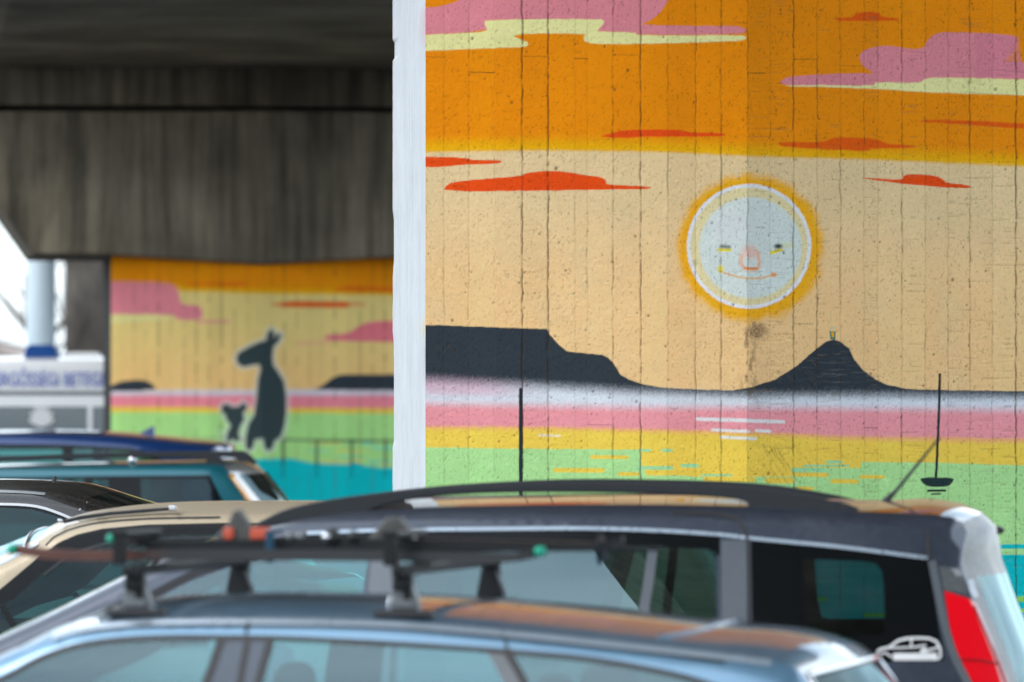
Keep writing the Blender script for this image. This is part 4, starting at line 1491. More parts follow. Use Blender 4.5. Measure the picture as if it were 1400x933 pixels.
# ski carrier: rubber-lined clamp bars holding the pair
for px in (187, 553):
    u = h.T(px, 760, -.3)[0]
    rt_ = empty('ski_clamp', loc2world(h, (u, -.30, ztop_bar)), -h.yaw)
    tag(rt_, 'black ski clamp closed over the skis on the %s roof bar' % ('front' if px == 187 else 'rear'), 'ski clamp', 'ski clamps on the roof bars')
    bm = bmesh.new()
    add_box(bm, Vector((0, 0, .078)), (.045, .40, .018), .006)
    bm_obj('upper_jaw', bm, BLACKM, rt_)
    for v in (-.19, .19):
        bm = bmesh.new()
        add_box(bm, Vector((0, v, .04)), (.035, .02, .09), .005)
        bm_obj('jaw_hinge', bm, BLACKM, rt_)
bm = bmesh.new()
u = h.T(371, 750, -.34)[0]
add_box(bm, Vector((u - umB, -.10, .0)), (.022, .02, .085), .005)
add_box(bm, Vector((u - umB, -.045, .04)), (.022, .12, .008), .002)
o = bm_obj('strap', bm, M['blue_strap'], skB)
# ski pole lying behind
bm = bmesh.new()
pa = loc2world(h, (h.T(300, 744, -.12)[0], -.12, ztop_bar + .03)); pb = loc2world(h, (h.T(905, 747, -.12)[0], -.12, ztop_bar + .035))
rootp = empty('ski_pole', pa, -h.yaw)
tag(rootp, 'thin dark ski pole lying beside the skis on the rack', 'ski pole')
Lp = (pb - pa).length
add_tube(bm, [(0, 0, 0), (Lp, 0, .005)], [.009, .006], 10)
bm_obj('shaft', bm, M['ski_black'], rootp, True)
bm = bmesh.new()
add_tube(bm, [(Lp * .86, 0, .004), (Lp * .875, 0, .004)], [.045, .02], 14)
bm_obj('basket', bm, M['plastic'], rootp, True)
bm = bmesh.new()
add_tube(bm, [(-.02, 0, 0), (.10, 0, 0)], [.017, .014], 12)
bm_obj('grip', bm, M['rubber'], rootp, True)

# ======================================================== grey minivan
P_GREY = car_paint('slate grey metallic', (0.052, 0.064, 0.092), 0.6, 0.3, .05)
m = Car('minivan_car', 'slate grey minivan with black roof rails and a red tail lamp in its rear pillar', 'car', 4.0, 800, 19.5, .91, 1.05, .34, P_GREY, zref=1.5, r=.048)
m.rear_c = (.95, .35); m.front_c = (-2.2, .10)
ws = m.TT([(-260, 1010), (-200, 975), (-100, 922), (0, 871), (50, 848), (100, 824), (175, 787), (217, 768), (260, 752), (310, 737), (350, 725)])
roof = m.TT([(350, 725), (370, 719), (400, 712), (460, 703), (510, 698), (600, 693), (760, 690), (900, 690), (1000, 692), (1080, 695), (1170, 699), (1268, 703), (1300, 707), (1316, 714)])
tg = m.TT([(1316, 714), (1322, 728), (1318, 755), (1316, 772), (1322, 790), (1332, 818), (1350, 862), (1368, 905), (1384, 950), (1398, 1010)])
std_outline(m, ws, roof, tg, (0.16, 0.05, 0.024, 0.13), hood=.95, wr=.33, drop=.14)
reg = [
    ('q1', m.TT([(40, 893), (130, 846), (175, 824), (215, 806), (255, 789), (232, 803), (150, 845), (60, 890)])),
    ('gf', m.TT([(-60, 950), (60, 897), (207, 824), (260, 796), (320, 774), (400, 758), (470, 750), (506, 749), (503, 770), (494, 820), (485, 900), (481, 985), (-140, 1000)])),
    ('gr', m.TT([(549, 748), (700, 746), (800, 745), (889, 747), (884, 790), (877, 845), (868, 980), (543, 985)])),
    ('g3', m.TT([(898, 748), (970, 751), (980, 756), (981, 870), (979, 975), (872, 980), (884, 845), (891, 790)])),
    ('gq', m.TT([(1097, 764), (1180, 768), (1198, 771), (1206, 782), (1208, 800), (1210, 862), (1207, 869), (1120, 870), (1107, 868), (1101, 840)])),
    ('qb', m.TT([(1027, 739), (1150, 751), (1268, 765), (1277, 815), (1285, 865), (1291, 903), (1200, 906), (1030, 906)])),
    ('tr', m.TT([(330, 748), (380, 735), (420, 730), (520, 727), (700, 725), (800, 724.5), (900, 727.5), (984, 732.5), (984, 760), (896, 750), (549, 750), (500, 752), (400, 762), (330, 776)])),
    ('lg', m.TT([(1284, 774), (1316, 780), (1320, 800), (1324, 813), (1290, 806)])),
    ('lr', m.TT([(1291, 808), (1326, 819), (1344, 864), (1360, 905), (1366, 925), (1400, 1060), (1360, 1060), (1330, 940), (1312, 905), (1299, 860)])),
    ('lp', m.TT([(1326, 819), (1336, 826), (1356, 872), (1374, 912), (1392, 960), (1410, 1060), (1400, 1060), (1366, 925), (1360, 905), (1344, 864)])),
    ('fd', m.TT([(-130, 990), (60, 885), (207, 813), (260, 786), (320, 762), (400, 742), (470, 728), (545, 726), (541, 800), (535, 1000), (530, 1340), (-60, 1340)])),
    ('rd', m.TT([(545, 726), (560, 712), (700, 708), (920, 702), (985, 704), (1012, 712), (1022, 730), (1025, 860), (1020, 1060), (960, 1200), (900, 1340), (530, 1340), (535, 1000), (541, 800)])),
    ('hl', [(m.uf + .06, .70), (m.uf + .48, .84), (m.uf + .46, .92), (m.uf + .12, .82)]),
]
m.r_rear = (m.T(1280, 740)[0], .010)
m.partition(reg)
SILVER_REAR = car_paint('silver grey tailgate', (0.10, 0.105, 0.11), 0.4, 0.42, .06)
SILVER_REAR.node_tree.nodes['Principled BSDF'].inputs['Coat Weight'].default_value = .3
finish_lower(m, tg_glass=(m.T(1390, 960)[1], m.T(1316, 778)[1]), silver=SILVER_REAR, tgt=.90, rear='glass_dark')
m.body('body', band_paint(SILVER_REAR))
df = m.side_part('front_door', 'fd', P_GREY)
dr = m.side_part('rear_door', 'rd', P_GREY)
m.side_part('door_window', 'gf', M['glass'], df)
m.side_part('door_window', 'gr', M['glass_mid'], dr)
m.side_part('door_window', 'g3', M['glass_mid'], dr)
m.side_part('quarter_window', 'q1', M['glass'])
qb = m.side_part('window_frame', 'qb', M['black_trim'])
m.side_part('quarter_window', 'gq', M['glass_dark'], qb)
m.side_part('window_trim', 'tr', M['black_trim'])
tlp = m.side_part('tail_light', 'lr', M['red_lens'])
m.side_part('lamp_lens_and_highlight', 'lg', M['grey_lens'], tlp)
m.side_part('lamp_edge_and_reflection', 'lp', M['pink_lens'], tlp)
m.side_part('headlight', 'hl', M['clear_lens'])
LAMPTRIM = simple('grey lamp surround', (0.16, 0.18, 0.20), 0.3, metal=.5)
GREYP = car_paint('light grey pillar', (0.11, 0.125, 0.145), 0.5, 0.35)
m.ribbon('pillar', m.TT([(527, 751), (521, 820), (512, 980)]), .080, GREYP, off=.003)
m.ribbon('pillar', m.TT([(1003, 739), (1004, 820), (1002, 975)]), .076, GREYP, off=.003)
m.ribbon('pillar', m.TT([(893, 749), (886, 800), (879, 845), (869, 978)]), .030, GREYP, off=.003)
m.ribbon('pillar', m.TT([(40, 908), (130, 852), (207, 814), (260, 787), (318, 767), (350, 757)]), .024, M['plastic'], off=.003)
m.ribbon('door_seam', m.TT([(543, 751), (540, 800), (535, 980)]), .012, M['rubber'], off=.0035)
m.ribbon('door_seam', m.TT([(920, 701), (975, 703), (1008, 710), (1020, 726), (1023, 745), (1025, 860), (1021, 1000)]), .010, M['rubber'], off=.004)
m.ribbon('door_seam', m.TT([(1268, 703), (1268, 730), (1270, 766)]), .012, M['rubber'], off=.003)
m.ribbon('waist_trim', m.TT([(420, 729), (520, 725), (700, 723), (800, 722.5), (900, 725.5), (984, 731), (1027, 736), (1150, 748), (1268, 763)]), .010, P_ICE, off=.003)
m.ribbon('lamp_surround', m.TT([(1274, 767), (1283, 812), (1293, 862), (1306, 900), (1326, 940), (1350, 1000)]), .024, LAMPTRIM, off=.003)
DARKRED = simple('dark red lamp rib', (0.30, 0.0, 0.003), .3)
m.ribbon('lamp_rib', m.TT([(1313, 902), (1340, 903), (1364, 908)]), .007, DARKRED, off=.002)
m.ribbon('lamp_rib', m.TT([(1331, 828), (1349, 868), (1366, 908), (1384, 960)]), .008, DARKRED, off=.002)
m.ribbon('lamp_lens_and_highlight', m.TT([(1327, 793), (1330, 806), (1335, 817)]), .018, M['clear_lens'], off=.003)  # pale strip painted as the white highlight at the lamp's upper edge
m.ribbon('pillar', m.TT([(60, 880), (130, 842), (175, 819)]), .012, M['rubber'], off=.003)
# roof rails
rail_px = sm_open([(352, 716), (362, 710), (400, 694), (470, 680), (560, 670), (650, 664), (760, 660), (880, 661), (1000, 665), (1080, 674), (1150, 687), (1174, 695)], 4) + sm_open([(1174, 699), (1080, 699), (1030, 695), (1008, 683), (900, 676), (750, 673.5), (640, 676), (565, 683), (520, 693), (490, 702), (400, 713), (352, 724)], 4)
for sd in (-1, 1):
    vv = .60
    uz = m.TT(rail_px, -vv)
    m.prism('roof_rail', uz, sd * vv - .018, sd * vv + .018, M['plastic'], .007)
bm = bmesh.new()
pw = m.T(1352, 725, 0.1)
add_ell(bm, (pw[0] + .02, .1, pw[1]), (.03, .03, .014), 12, 8)
bm_obj('washer_jet', bm, M['rubber'], m.root, True)
# whip antenna at the back of the roof
bm = bmesh.new()
va = -.05
a0 = m.T(1203, 694, va); a1 = m.T(1216, 680, va); a2 = m.T(1285, 598, va)
add_tube(bm, [(a0[0], va, a0[1] - .01), (a1[0] - .005, va, a1[1] - .005), (a1[0] + .02, va, a1[1] + .02), (a2[0], va, a2[1])], [.022, .011, .006, .0032], 12)
bm_obj('antenna', bm, M['rubber'], m.root, True)
# outline-of-a-car sticker on the quarter window
def sticker(pts, w, closed=False):
    m.ribbon('sticker', m.TT(pts), w, M['sticker'], off=.003, sides=(-1,))
sticker([(1197, 904), (1197, 894), (1203, 888), (1216, 885), (1228, 876), (1240, 873), (1270, 873), (1280, 877), (1285, 886), (1286, 898), (1281, 902)], .0075)
sticker([(1216, 886), (1250, 885), (1266, 882)], .005)
sticker([(1246, 874), (1246, 885)], .005)
sticker([(1199, 900), (1203, 894), (1212, 893), (1219, 899)], .005)
sticker([(1268, 889), (1278, 887), (1283, 884)], .006)
def text_mesh(body, size, name, mat, parent, loc, rot, ext=.001, sx=1.0):
    cu = bpy.data.curves.new(name, 'FONT')
    cu.body = body; cu.size = size; cu.extrude = ext; cu.align_x = 'LEFT'; cu.offset = 0.0
    tmp = bpy.data.objects.new(name, cu)
    COL.objects.link(tmp)
    dg = bpy.context.evaluated_depsgraph_get(); dg.update()
    me = bpy.data.meshes.new_from_object(tmp.evaluated_get(dg))
    bpy.data.objects.remove(tmp)
    me.materials.clear(); me.materials.append(mat)
    o = bpy.data.objects.new(name, me)
    o.location = loc; o.rotation_euler = rot; o.scale = (sx, 1, 1)
    return link(o, parent)
sticker([(1221, 898), (1281, 897.5)], .020)
sticker([(1259, 892), (1264, 887.5), (1267, 892)], .012)
for xx in range(1222, 1282, 4):
    sticker([(xx, 903.5), (xx + .6, 892.5 + (xx * 7 % 5) * .5)], .0045)
m.wheels((m.wf, m.wb), .33)
m.cabin(ws[0][0] + .15, tg[-1][0] - .12, wheel_u=ws[0][0] + .85, zd=1.02)
m.seats((-1.15,), (-.30,), zs=.66, zh=1.05, mat='seat')
m.mirrors(ws[0][0] + .55, 1.08)
M_CAR = m

# ======================================================== tan SUV
P_TAN = car_paint('beige gold metallic', (0.46, 0.37, 0.25), 0.2, 0.4)
P_TAN.node_tree.nodes['Principled BSDF'].inputs['Coat Weight'].default_value = .35
t = Car('suv_car', 'beige gold small SUV parked behind the grey minivan', 'car', 5.0, 200, 22.7, .865, 1.12, .30, P_TAN, zref=1.5, r=.06)
t.rear_c = (1.9, .4); t.front_c = (-1.6, .10)
ws = t.TT([(-330, 905), (-250, 880), (-150, 836), (-60, 793), (0, 765), (30, 750), (52, 738)])
roof = t.TT([(52, 738), (66, 729), (90, 719), (130, 710), (200, 704), (300, 702), (400, 702), (500, 704), (700, 711), (860, 722), (930, 730)])
tg = t.TT([(930, 730), (955, 745), (980, 790), (1005, 850), (1012, 880)])
std_outline(t, ws, roof, tg, (0.14, 0.15, 0.035, 0.10), hood=.95, wr=.32)
reg = [
    ('gf', t.TT([(-10, 833), (20, 818), (60, 783), (95, 757), (140, 741), (200, 734), (294, 731), (299, 800), (303, 865), (42, 865), (28, 862), (6, 826)])),
    ('g0', t.TT([(-95, 866), (-55, 847), (-16, 836), (0, 832), (18, 864)])),
    ('gr', t.TT([(320, 731), (500, 732), (600, 736), (612, 866), (322, 866)])),
    ('gq', t.TT([(628, 737), (760, 746), (840, 758), (815, 866), (632, 866)])),
    ('tr', t.TT([(-140, 868), (-60, 834), (0, 806), (50, 764), (80, 742), (105, 731), (140, 723), (200, 717.5), (310, 715), (420, 715), (600, 719), (760, 730), (870, 746), (850, 820), (840, 869), (40, 869)])),
    ('fd', t.TT([(-150, 885), (-60, 828), (0, 798), (50, 756), (85, 733), (140, 718), (200, 713), (310, 711), (312, 900), (310, 1180), (-60, 1180)])),
    ('rd', t.TT([(310, 711), (420, 711), (620, 716), (624, 900), (560, 1180), (310, 1180), (312, 900)])),
    ('hl', [(t.uf + .06, .70), (t.uf + .40, .82), (t.uf + .38, .90), (t.uf + .12, .84)]),
    ('tl', [(t.ur - .22, .80), (t.ur - .02, .78), (t.ur - .05, 1.08), (t.ur - .18, 1.06)]),
]
t.partition(reg)
finish_lower(t, tg_glass=(1.15, 9), aa=.86)
t.body('body', band_paint(None))
df = t.side_part('front_door', 'fd', P_TAN); dr = t.side_part('rear_door', 'rd', P_TAN)
fr = t.side_part('window_frame', 'tr', M['black_trim'])
t.side_part('door_window', 'gf', M['glass_tan'], df)
t.side_part('quarter_window', 'g0', M['glass_tan'])
t.side_part('door_window', 'gr', M['glass_tan'], dr)
t.side_part('quarter_window', 'gq', M['glass_dark'])
t.side_part('headlight', 'hl', M['clear_lens']); t.side_part('tail_light', 'tl', M['red_lens'])
t.ribbon('door_seam', t.TT([(309, 716), (312, 868), (310, 1000)]), .012, M['rubber'], off=.003)
t.ribbon('window_seal', t.TT([(60, 786), (97, 760), (140, 745), (200, 738), (296, 735)]), .010, M['plastic'], off=.003)
t.ribbon('roof_seam', t.TT([(62, 746), (72, 735), (95, 724), (132, 715), (200, 709.5), (300, 707.5)]), .006, M['plastic'], off=.002)
t.ribbon('screen_molding', t.TT([(-150, 838), (-60, 796), (0, 769), (30, 754), (50, 742)]), .016, M['chrome'], off=.002)
# roof ditch rail on the near and far side
uz = t.TT([(88, 711), (110, 705.5), (150, 700), (200, 696), (236, 693.5)] + [(238, 697.5), (200, 701), (150, 705), (110, 711), (88, 716)], -.66)
t.prism('roof_molding', uz, -.675, -.645, M['plastic'], .003)
t.prism('roof_molding', uz, .645, .675, M['plastic'], .003)
for sd in (-1, 1):
    q = t.T(237, 695, -.66)
    bm = bmesh.new(); add_box(bm, Vector((q[0], sd * .66, q[1])), (.028, .04, .020), .004)
    bm_obj('molding_clip', bm, M['chrome'], t.root)
    q = t.T(84, 712, -.66)
    bm = bmesh.new(); add_box(bm, Vector((q[0], sd * .66, q[1])), (.02, .05, .012), .004, ry=.3)
    bm_obj('molding_clip', bm, M['chrome'], t.root)
# header line of the windscreen
bm = bmesh.new()
i0 = max(k for k, l in enumerate(t.lab) if l == 'windshield')
pts = [Vector(tuple(q)) + Vector((0, 0, .004)) for q in t.G[i0]]
add_tube(bm, pts, [.007] * len(pts), 8)
bm_obj('screen_header', bm, M['chrome'], t.root, True)
t.wheels((t.wf, t.wb), .32)
t.cabin(ws[0][0] + .15, tg[-1][0] - .1, wheel_u=ws[0][0] + .7, zd=1.10)
t.seats((-.35,), (.55,), zs=.72, zh=1.14, mat='seat_light')
t.mirrors(ws[0][0] + .40, 1.12)

# ======================================================== black saloon
P_BLACK = car_paint('black brown metallic', (0.018, 0.016, 0.016), 0.4, 0.25, .06)
k = Car('saloon_car', 'black saloon with a stub antenna parked behind the beige SUV', 'car', 5.0, 50, 25.3, .88, 1.02, .34, P_BLACK, zref=1.5, r=.07)
k.rear_c = (.9, .3); k.front_c = (-2.2, .10)
ws = k.TT([(-560, 830), (-480, 790), (-380, 735), (-300, 700), (-260, 686)])
roof = k.TT([(-260, 686), (-200, 674), (-120, 668), (-40, 667), (30, 669), (80, 674), (115, 682)])
tg = k.TT([(115, 682), (150, 693), (190, 707), (240, 728), (300, 757), (340, 778)])
std_outline(k, ws, roof, tg, (0.14, 0.13, 0.03, 0.06), hood=1.0, wr=.31, trunk=[(.08, -.02), (.20, -.04), (.30, -.08)])
reg = [
    ('gf', k.TT([(-440, 800), (-330, 738), (-250, 706), (-150, 695), (-122, 694), (-128, 800)])),
    ('gr', k.TT([(-105, 693), (0, 694), (45, 697), (80, 707), (110, 722), (110, 800), (-110, 800)])),
    ('gq', k.TT([(118, 727), (160, 750), (190, 775), (180, 800), (118, 800)])),
    ('tr', k.TT([(-460, 806), (-335, 733), (-255, 701), (-150, 690), (0, 689), (50, 692), (90, 704), (150, 735), (205, 775), (200, 806)])),
    ('tl', [(k.ur - .25, .72), (k.ur - .02, .70), (k.ur - .03, .88), (k.ur - .22, .90)]),
]
k.partition(reg)
finish_lower(k, tg_glass=(1.22, 9), aa=.88)
k.body('body', band_paint(None))
k.side_part('window_frame', 'tr', M['black_trim'])
for g in ('gf', 'gr', 'gq'):
    k.side_part('side_window', g, M['glass_dark'])
k.side_part('tail_light', 'tl', M['red_lens'])
k.ribbon('window_molding', k.TT([(-440, 806), (-335, 735), (-255, 703), (-150, 691), (0, 689.5), (50, 692.5), (86, 704), (110, 715)]), .010, M['steel'], off=.003)
k.ribbon('roof_molding', k.TT([(-200, 675), (-120, 671), (-40, 671), (30, 673), (60, 675.5)]), .010, M['steel'], off=.003)
k.ribbon('roof_seam', k.TT([(108, 698), (118, 686)]), .007, M['steel'], off=.003)
bm = bmesh.new()
q = k.T(67, 668, -.1)
q2 = k.T(76, 652, -.1)
add_tube(bm, [(q[0] - .03, -.1, q[1] - .02), (q[0] + .015, -.1, q[1] + .008), (q2[0], -.1, q2[1])], [.03, .016, .007], 12)
bm_obj('antenna', bm, M['rubber'], k.root, True)
k.wheels((k.wf, k.wb), .31)
k.cabin(ws[0][0] + .15, tg[-1][0] - .2, zd=1.0)
k.seats((-.85,), (-.1,), zs=.62, zh=1.12)

# ======================================================== teal SUV
P_TEAL = car_paint('deep teal metallic', (0.0, 0.115, 0.155), 0.4, 0.3, .05)
e = Car('suv_car', 'teal SUV with black roof rails and dark windows parked before the far pier', 'car', 7.0, 200, 44.0, .92, 1.1, .28, P_TEAL, zref=1.5, r=.05)
e.rear_c = (.35, .35); e.front_c = (-3.0, .10)
ws = e.TT([(-470, 745), (-420, 715), (-370, 680), (-330, 655)])
roof = e.TT([(-330, 655), (-280, 645), (-200, 642), (0, 640), (150, 637), (290, 635), (304, 637)])
tg = e.TT([(304, 637), (316, 650), (330, 668), (350, 694), (366, 722), (372, 745)])
std_outline(e, ws, roof, tg, (0.14, 0.13, 0.03, 0.065), hood=1.0, wr=.34)
reg = [
    ('gq', e.TT([(192, 655), (283, 655), (300, 692), (307, 712), (196, 712)])),
    ('qb', e.TT([(160, 651), (287, 650), (308, 692), (318, 716), (160, 716)])),
    ('g2', e.TT([(127, 656), (148, 656), (151, 712), (128, 712)])),
    ('gr', e.TT([(-60, 658), (115, 655), (119, 712), (-60, 712)])),
    ('gf', e.TT([(-390, 715), (-330, 672), (-300, 662), (-80, 658), (-80, 712)])),
    ('tr', e.TT([(-410, 717), (-335, 665), (-300, 655), (0, 653), (160, 651), (160, 716)])),
    ('tl', [(e.ur - .28, .85), (e.ur - .06, .85), (e.ur - .10, 1.08), (e.ur - .24, 1.10)]),
]
e.partition(reg)
WHITE_REAR = car_paint('pale tailgate trim', (0.26, 0.27, 0.26), 0.2, 0.25, .05)
finish_lower(e, tg_glass=(1.2, e.T(312, 646)[1]), aa=.88, silver=WHITE_REAR, tgt=.80)
e.body('body', band_paint(WHITE_REAR))
qb = e.side_part('window_frame', 'qb', M['black_trim'])
e.side_part('quarter_window', 'gq', M['glass_dark'], qb)
e.side_part('window_trim', 'tr', M['black_trim'])
for g in ('g2', 'gr', 'gf'):
    e.side_part('door_window', g, M['glass_tan'])
e.side_part('tail_light', 'tl', M['red_lens'])
e.ribbon('lamp_edge_and_reflection', e.TT([(314, 648), (326, 664), (340, 684), (352, 704)]), .028, M['amber_reflection'], off=.003)  # yellow reflection on the rear edge, painted as an amber strip
rail = sm_open([(-260, 650), (-240, 640), (-150, 627), (0, 624), (100, 620.5), (200, 618.5), (280, 617.5), (296, 621), (310, 634)], 3) + sm_open([(300, 638), (284, 634), (272, 627.5), (180, 626), (100, 627.5), (20, 631), (-130, 634), (-200, 640), (-230, 649)], 3)
for sd in (-1, 1):
    e.prism('roof_rail', e.TT(rail, -.66), sd * .66 - .018, sd * .66 + .018, M['plastic'], .005)
bm = bmesh.new()
q = e.T(183, 629, -.60)
add_ell(bm, (q[0], -.66, q[1]), (.03, .03, .03), 12, 8)
bm_obj('rail_cap', bm, M['chrome'], e.root, True)
e.wheels((e.wf, e.wb), .34)
e.cabin(ws[0][0] + .15, tg[-1][0] - .15, zd=1.05)
e.seats((-1.2,), (-.3,), zs=.7, zh=1.2)

# ======================================================== blue estate at the back
P_NAVY = car_paint('royal blue metallic', (0.003, 0.035, 0.15), 0.35, 0.25, .03)
b = Car('estate_car', 'royal blue car with a shark fin aerial parked beside the ambulance', 'car', 5.0, 150, 49.5, .92, 1.15, .30, P_NAVY, zref=1.65, r=.06)
b.rear_c = (.2, .3); b.front_c = (-3.0, .1)
ws = b.TT([(-480, 720), (-430, 685), (-370, 640), (-330, 618)])
roof = b.TT([(-330, 618), (-280, 605), (-200, 599), (-80, 595), (0, 594), (80, 594), (150, 597), (215, 603), (260, 608), (296, 612)])
tg = b.TT([(296, 612), (290, 622), (302, 650), (318, 690), (326, 720)])
std_outline(b, ws, roof, tg, (0.14, 0.13, 0.035, 0.08), hood=1.0, wr=.33)
reg = [
    ('gf', b.TT([(-420, 695), (-350, 645), (-310, 622), (-110, 615), (-112, 690)])),
    ('gr', b.TT([(-95, 615), (0, 613), (85, 613), (90, 690), (-95, 690)])),
    ('gq', b.TT([(100, 613), (175, 617), (205, 625), (220, 660), (190, 690), (102, 690)])),
    ('tr', b.TT([(-450, 698), (-355, 640), (-315, 616), (-110, 609), (0, 607.5), (90, 608), (180, 613), (215, 621), (234, 660), (200, 694)])),
    ('tl', [(b.ur - .22, .85), (b.ur - .04, .85), (b.ur - .06, 1.1), (b.ur - .2, 1.1)]),
]
b.partition(reg)
finish_lower(b, tg_glass=(1.2, b.T(296, 630)[1]), aa=.88)
b.body('body', band_paint(None))
b.side_part('window_frame', 'tr', M['black_trim'])
b.side_part('side_window', 'gf', M['glass_tan']); b.side_part('side_window', 'gr', M['glass_tan']); b.side_part('quarter_window', 'gq', M['glass_dark'])
b.side_part('tail_light', 'tl', M['red_lens'])
fin = b.TT([(184, 597), (192, 592), (203, 586), (211, 582), (212, 599)], -.05)
b.prism('shark_fin', fin, -.07, -.02, P_NAVY, .01)
b.wheels((b.wf, b.wb), .33)
b.cabin(ws[0][0] + .15, tg[-1][0] - .15, zd=1.05)
b.seats((-1.2,), (-.3,), zs=.7, zh=1.2)

# ======================================================== ambulance
P_WHITE = car_paint('white van paint', (0.80, 0.81, 0.82), 0.0, 0.35, .05)
a = Car('ambulance', 'white ambulance with a blue beacon and blue lettering above its dark windows', 'ambulance', 0.0, 60, 62.0, 1.0, 1.7, .06, P_WHITE, group=None, zref=2.3, r=.10)
a.front_c = (-3.6, .1)
ws = a.TT([(-560, 640), (-530, 590), (-480, 525), (-450, 505)])
roof = a.TT([(-450, 505), (-420, 497), (-300, 493), (0, 492), (200, 492), (300, 493)])
tg = a.TT([(300, 493), (310, 500), (316, 540), (318, 600), (318, 660)])
std_outline(a, ws, roof, tg, (0.14, 0.13, 0.04, 0.03), hood=.8, wr=.36, rear=.04)
reg = [
    ('gs', a.TT([(-380, 556), (120, 556), (120, 616), (-380, 616)])),
    ('gb', a.TT([(126, 556), (290, 556), (290, 616), (126, 616)])),
    ('gf', a.TT([(-520, 616), (-470, 562), (-400, 560), (-395, 616)])),
    ('st', a.TT([(-420, 535), (312, 535), (312, 541), (-420, 541)])),
    ('tl', [(a.ur - .12, .9), (a.ur - .02, .9), (a.ur - .02, 1.3), (a.ur - .12, 1.3)]),
]
a.partition(reg)
finish_lower(a, aa=.9)
a.body('body', band_paint(None))
DARKFILM = simple('smoked window film', (0.055, 0.075, 0.085), 0.14, coat=.8)
sw = a.side_part('side_window', 'gs', DARKFILM)
a.side_part('side_window', 'gb', DARKFILM)
a.side_part('door_window', 'gf', M['glass'])
a.side_part('side_rail', 'st', GREYTRIM)
a.side_part('tail_light', 'tl', M['red_lens'])
a.wheels((a.wf, a.wb), .36)
u0_, z0_ = a.T(-19, 528)
text_mesh('SÜRGŐSSÉGI BETEGELLÁTÁS', .19, 'lettering', M['blue_vinyl'], a.root, (u0_, -float(a.S(u0_, z0_)) - .012, z0_), (math.radians(90), 0, 0), .001, .655)
# white leaf-like emblem on the dark window
bm = bmesh.new()
star = []
for i in range(22):
    an = math.pi * (-0.06 + 1.12 * i / 21)
    r_ = (.118 if i % 3 else .085) * (1.0 + .12 * math.sin(an))
    star.append((math.cos(an) * r_, math.sin(an) * r_ * 1.15 - .02))
star += [(-.085, -.05), (0, -.075), (.085, -.05)]
uc, zc = a.T(57, 573)
add_prism(bm, [(uc + q[0], zc + q[1]) for q in star], -1.004, -.975)
bm_obj('emblem', bm, M['white_vinyl'], a.root)
# beacon on the roof
bm = bmesh.new()
bc = a.T(58, 484, -.2)
add_prism(bm, [(bc[0] - .165, bc[1] - .04), (bc[0] - .15, bc[1] + .05), (bc[0] - .11, bc[1] + .085), (bc[0] + .10, bc[1] + .085), (bc[0] + .15, bc[1] + .045), (bc[0] + .17, bc[1] - .04)], -.45, .05, .02)
bm_obj('beacon', bm, M['beacon'], a.root)
bm = bmesh.new()
bc = a.T(112, 489, -.2)
add_box(bm, Vector((bc[0], -.1, bc[1])), (.34, .4, .10), .02)
bm_obj('roof_vent', bm, M['white_vinyl'], a.root)

# ---------------------------------------------------------------- round column
col = empty('steel_column', at(56, 575, 68))
col.location.z = 0
tag(col, 'round pale blue painted steel column standing behind the ambulance beacon', 'column')
bm = bmesh.new()
add_tube(bm, [(0, 0, 0), (0, 0, deck_soffit(68) - .05)], [.155, .155], 40)
bm_obj('shaft', bm, M['pole_paint'], col, True)
bm = bmesh.new()
add_box(bm, Vector((0, 0, .02)), (.5, .5, .04), .005)
bm_obj('base_plate', bm, M['pole_paint'], col)

# ---------------------------------------------------------------- ground
bm = bmesh.new()
n = 40
vs = [[bm.verts.new((-300 + 600 * i / n, -150 + 700 * j / n, 0)) for j in range(n + 1)] for i in range(n + 1)]
for i in range(n):
    for j in range(n):
        bm.faces.new((vs[i][j], vs[i + 1][j], vs[i + 1][j + 1], vs[i][j + 1]))
g = bm_obj('ground', bm, M['asphalt'])
tag(g, 'grey asphalt of the car park', 'ground', kind='structure')
for i, (Y, yaw) in enumerate(((16.0, 10.5), (18.75, 9), (21.6, 7), (24.5, 5), (44, 6), (47.5, 6))):
    bm = bmesh.new()
    add_box(bm, Vector((-.6 if Y < 24 else -5.2, Y, .004)), (5.0, .12, .004), 0, rz=-math.radians(yaw))
    o = bm_obj('parking_line', bm, M['line_paint'])
    tag(o, 'white painted parking bay line on the asphalt', 'marking', 'parking bay lines', 'structure')

# ---------------------------------------------------------------- bare trees and a house far off
def bare_tree(x, y, h_, seed, label):
    rnd = random.Random(seed)
    root = empty('bare_tree', (x, y, 0))
    tag(root, label, 'tree', 'bare trees')
    bmT = bmesh.new(); bmB = bmesh.new()

    def grow(p, d, L, r, depth):
        n = 4
        pts = [p]; q = p.copy(); dd = d.copy()
        for i in range(n):
            dd = (dd + Vector((rnd.uniform(-.2, .2), rnd.uniform(-.2, .2), rnd.uniform(-.05, .16)))).normalized()
            q = q + dd * L / n
            pts.append(q.copy())
        rs = [r * (1 - .4 * i / n) for i in range(n + 1)]
        add_tube(bmT if depth == 0 else bmB, pts, rs, 8 if depth < 2 else 4, cap=False)
        if depth >= 4: return
        for i in range(3):
            k_ = rnd.randint(2, n)
            a = rnd.uniform(0, 6.283); el = rnd.uniform(.35, .95)
            o = dd.orthogonal(); o.rotate(Matrix.Rotation(a, 3, dd))
            grow(pts[k_], (dd * math.cos(el) + o * math.sin(el)).normalized(), L * rnd.uniform(.62, .82), rs[k_] * .65, depth + 1)
        grow(pts[-1], dd, L * .75, rs[-1], depth + 1)
    grow(Vector((0, 0, 0)), Vector((0, 0, 1)), h_ * .28, .2, 0)
    bm_obj('trunk', bmT, M['bark'], root, True)
    bm_obj('branches', bmB, M['bark'], root, True)
    return root


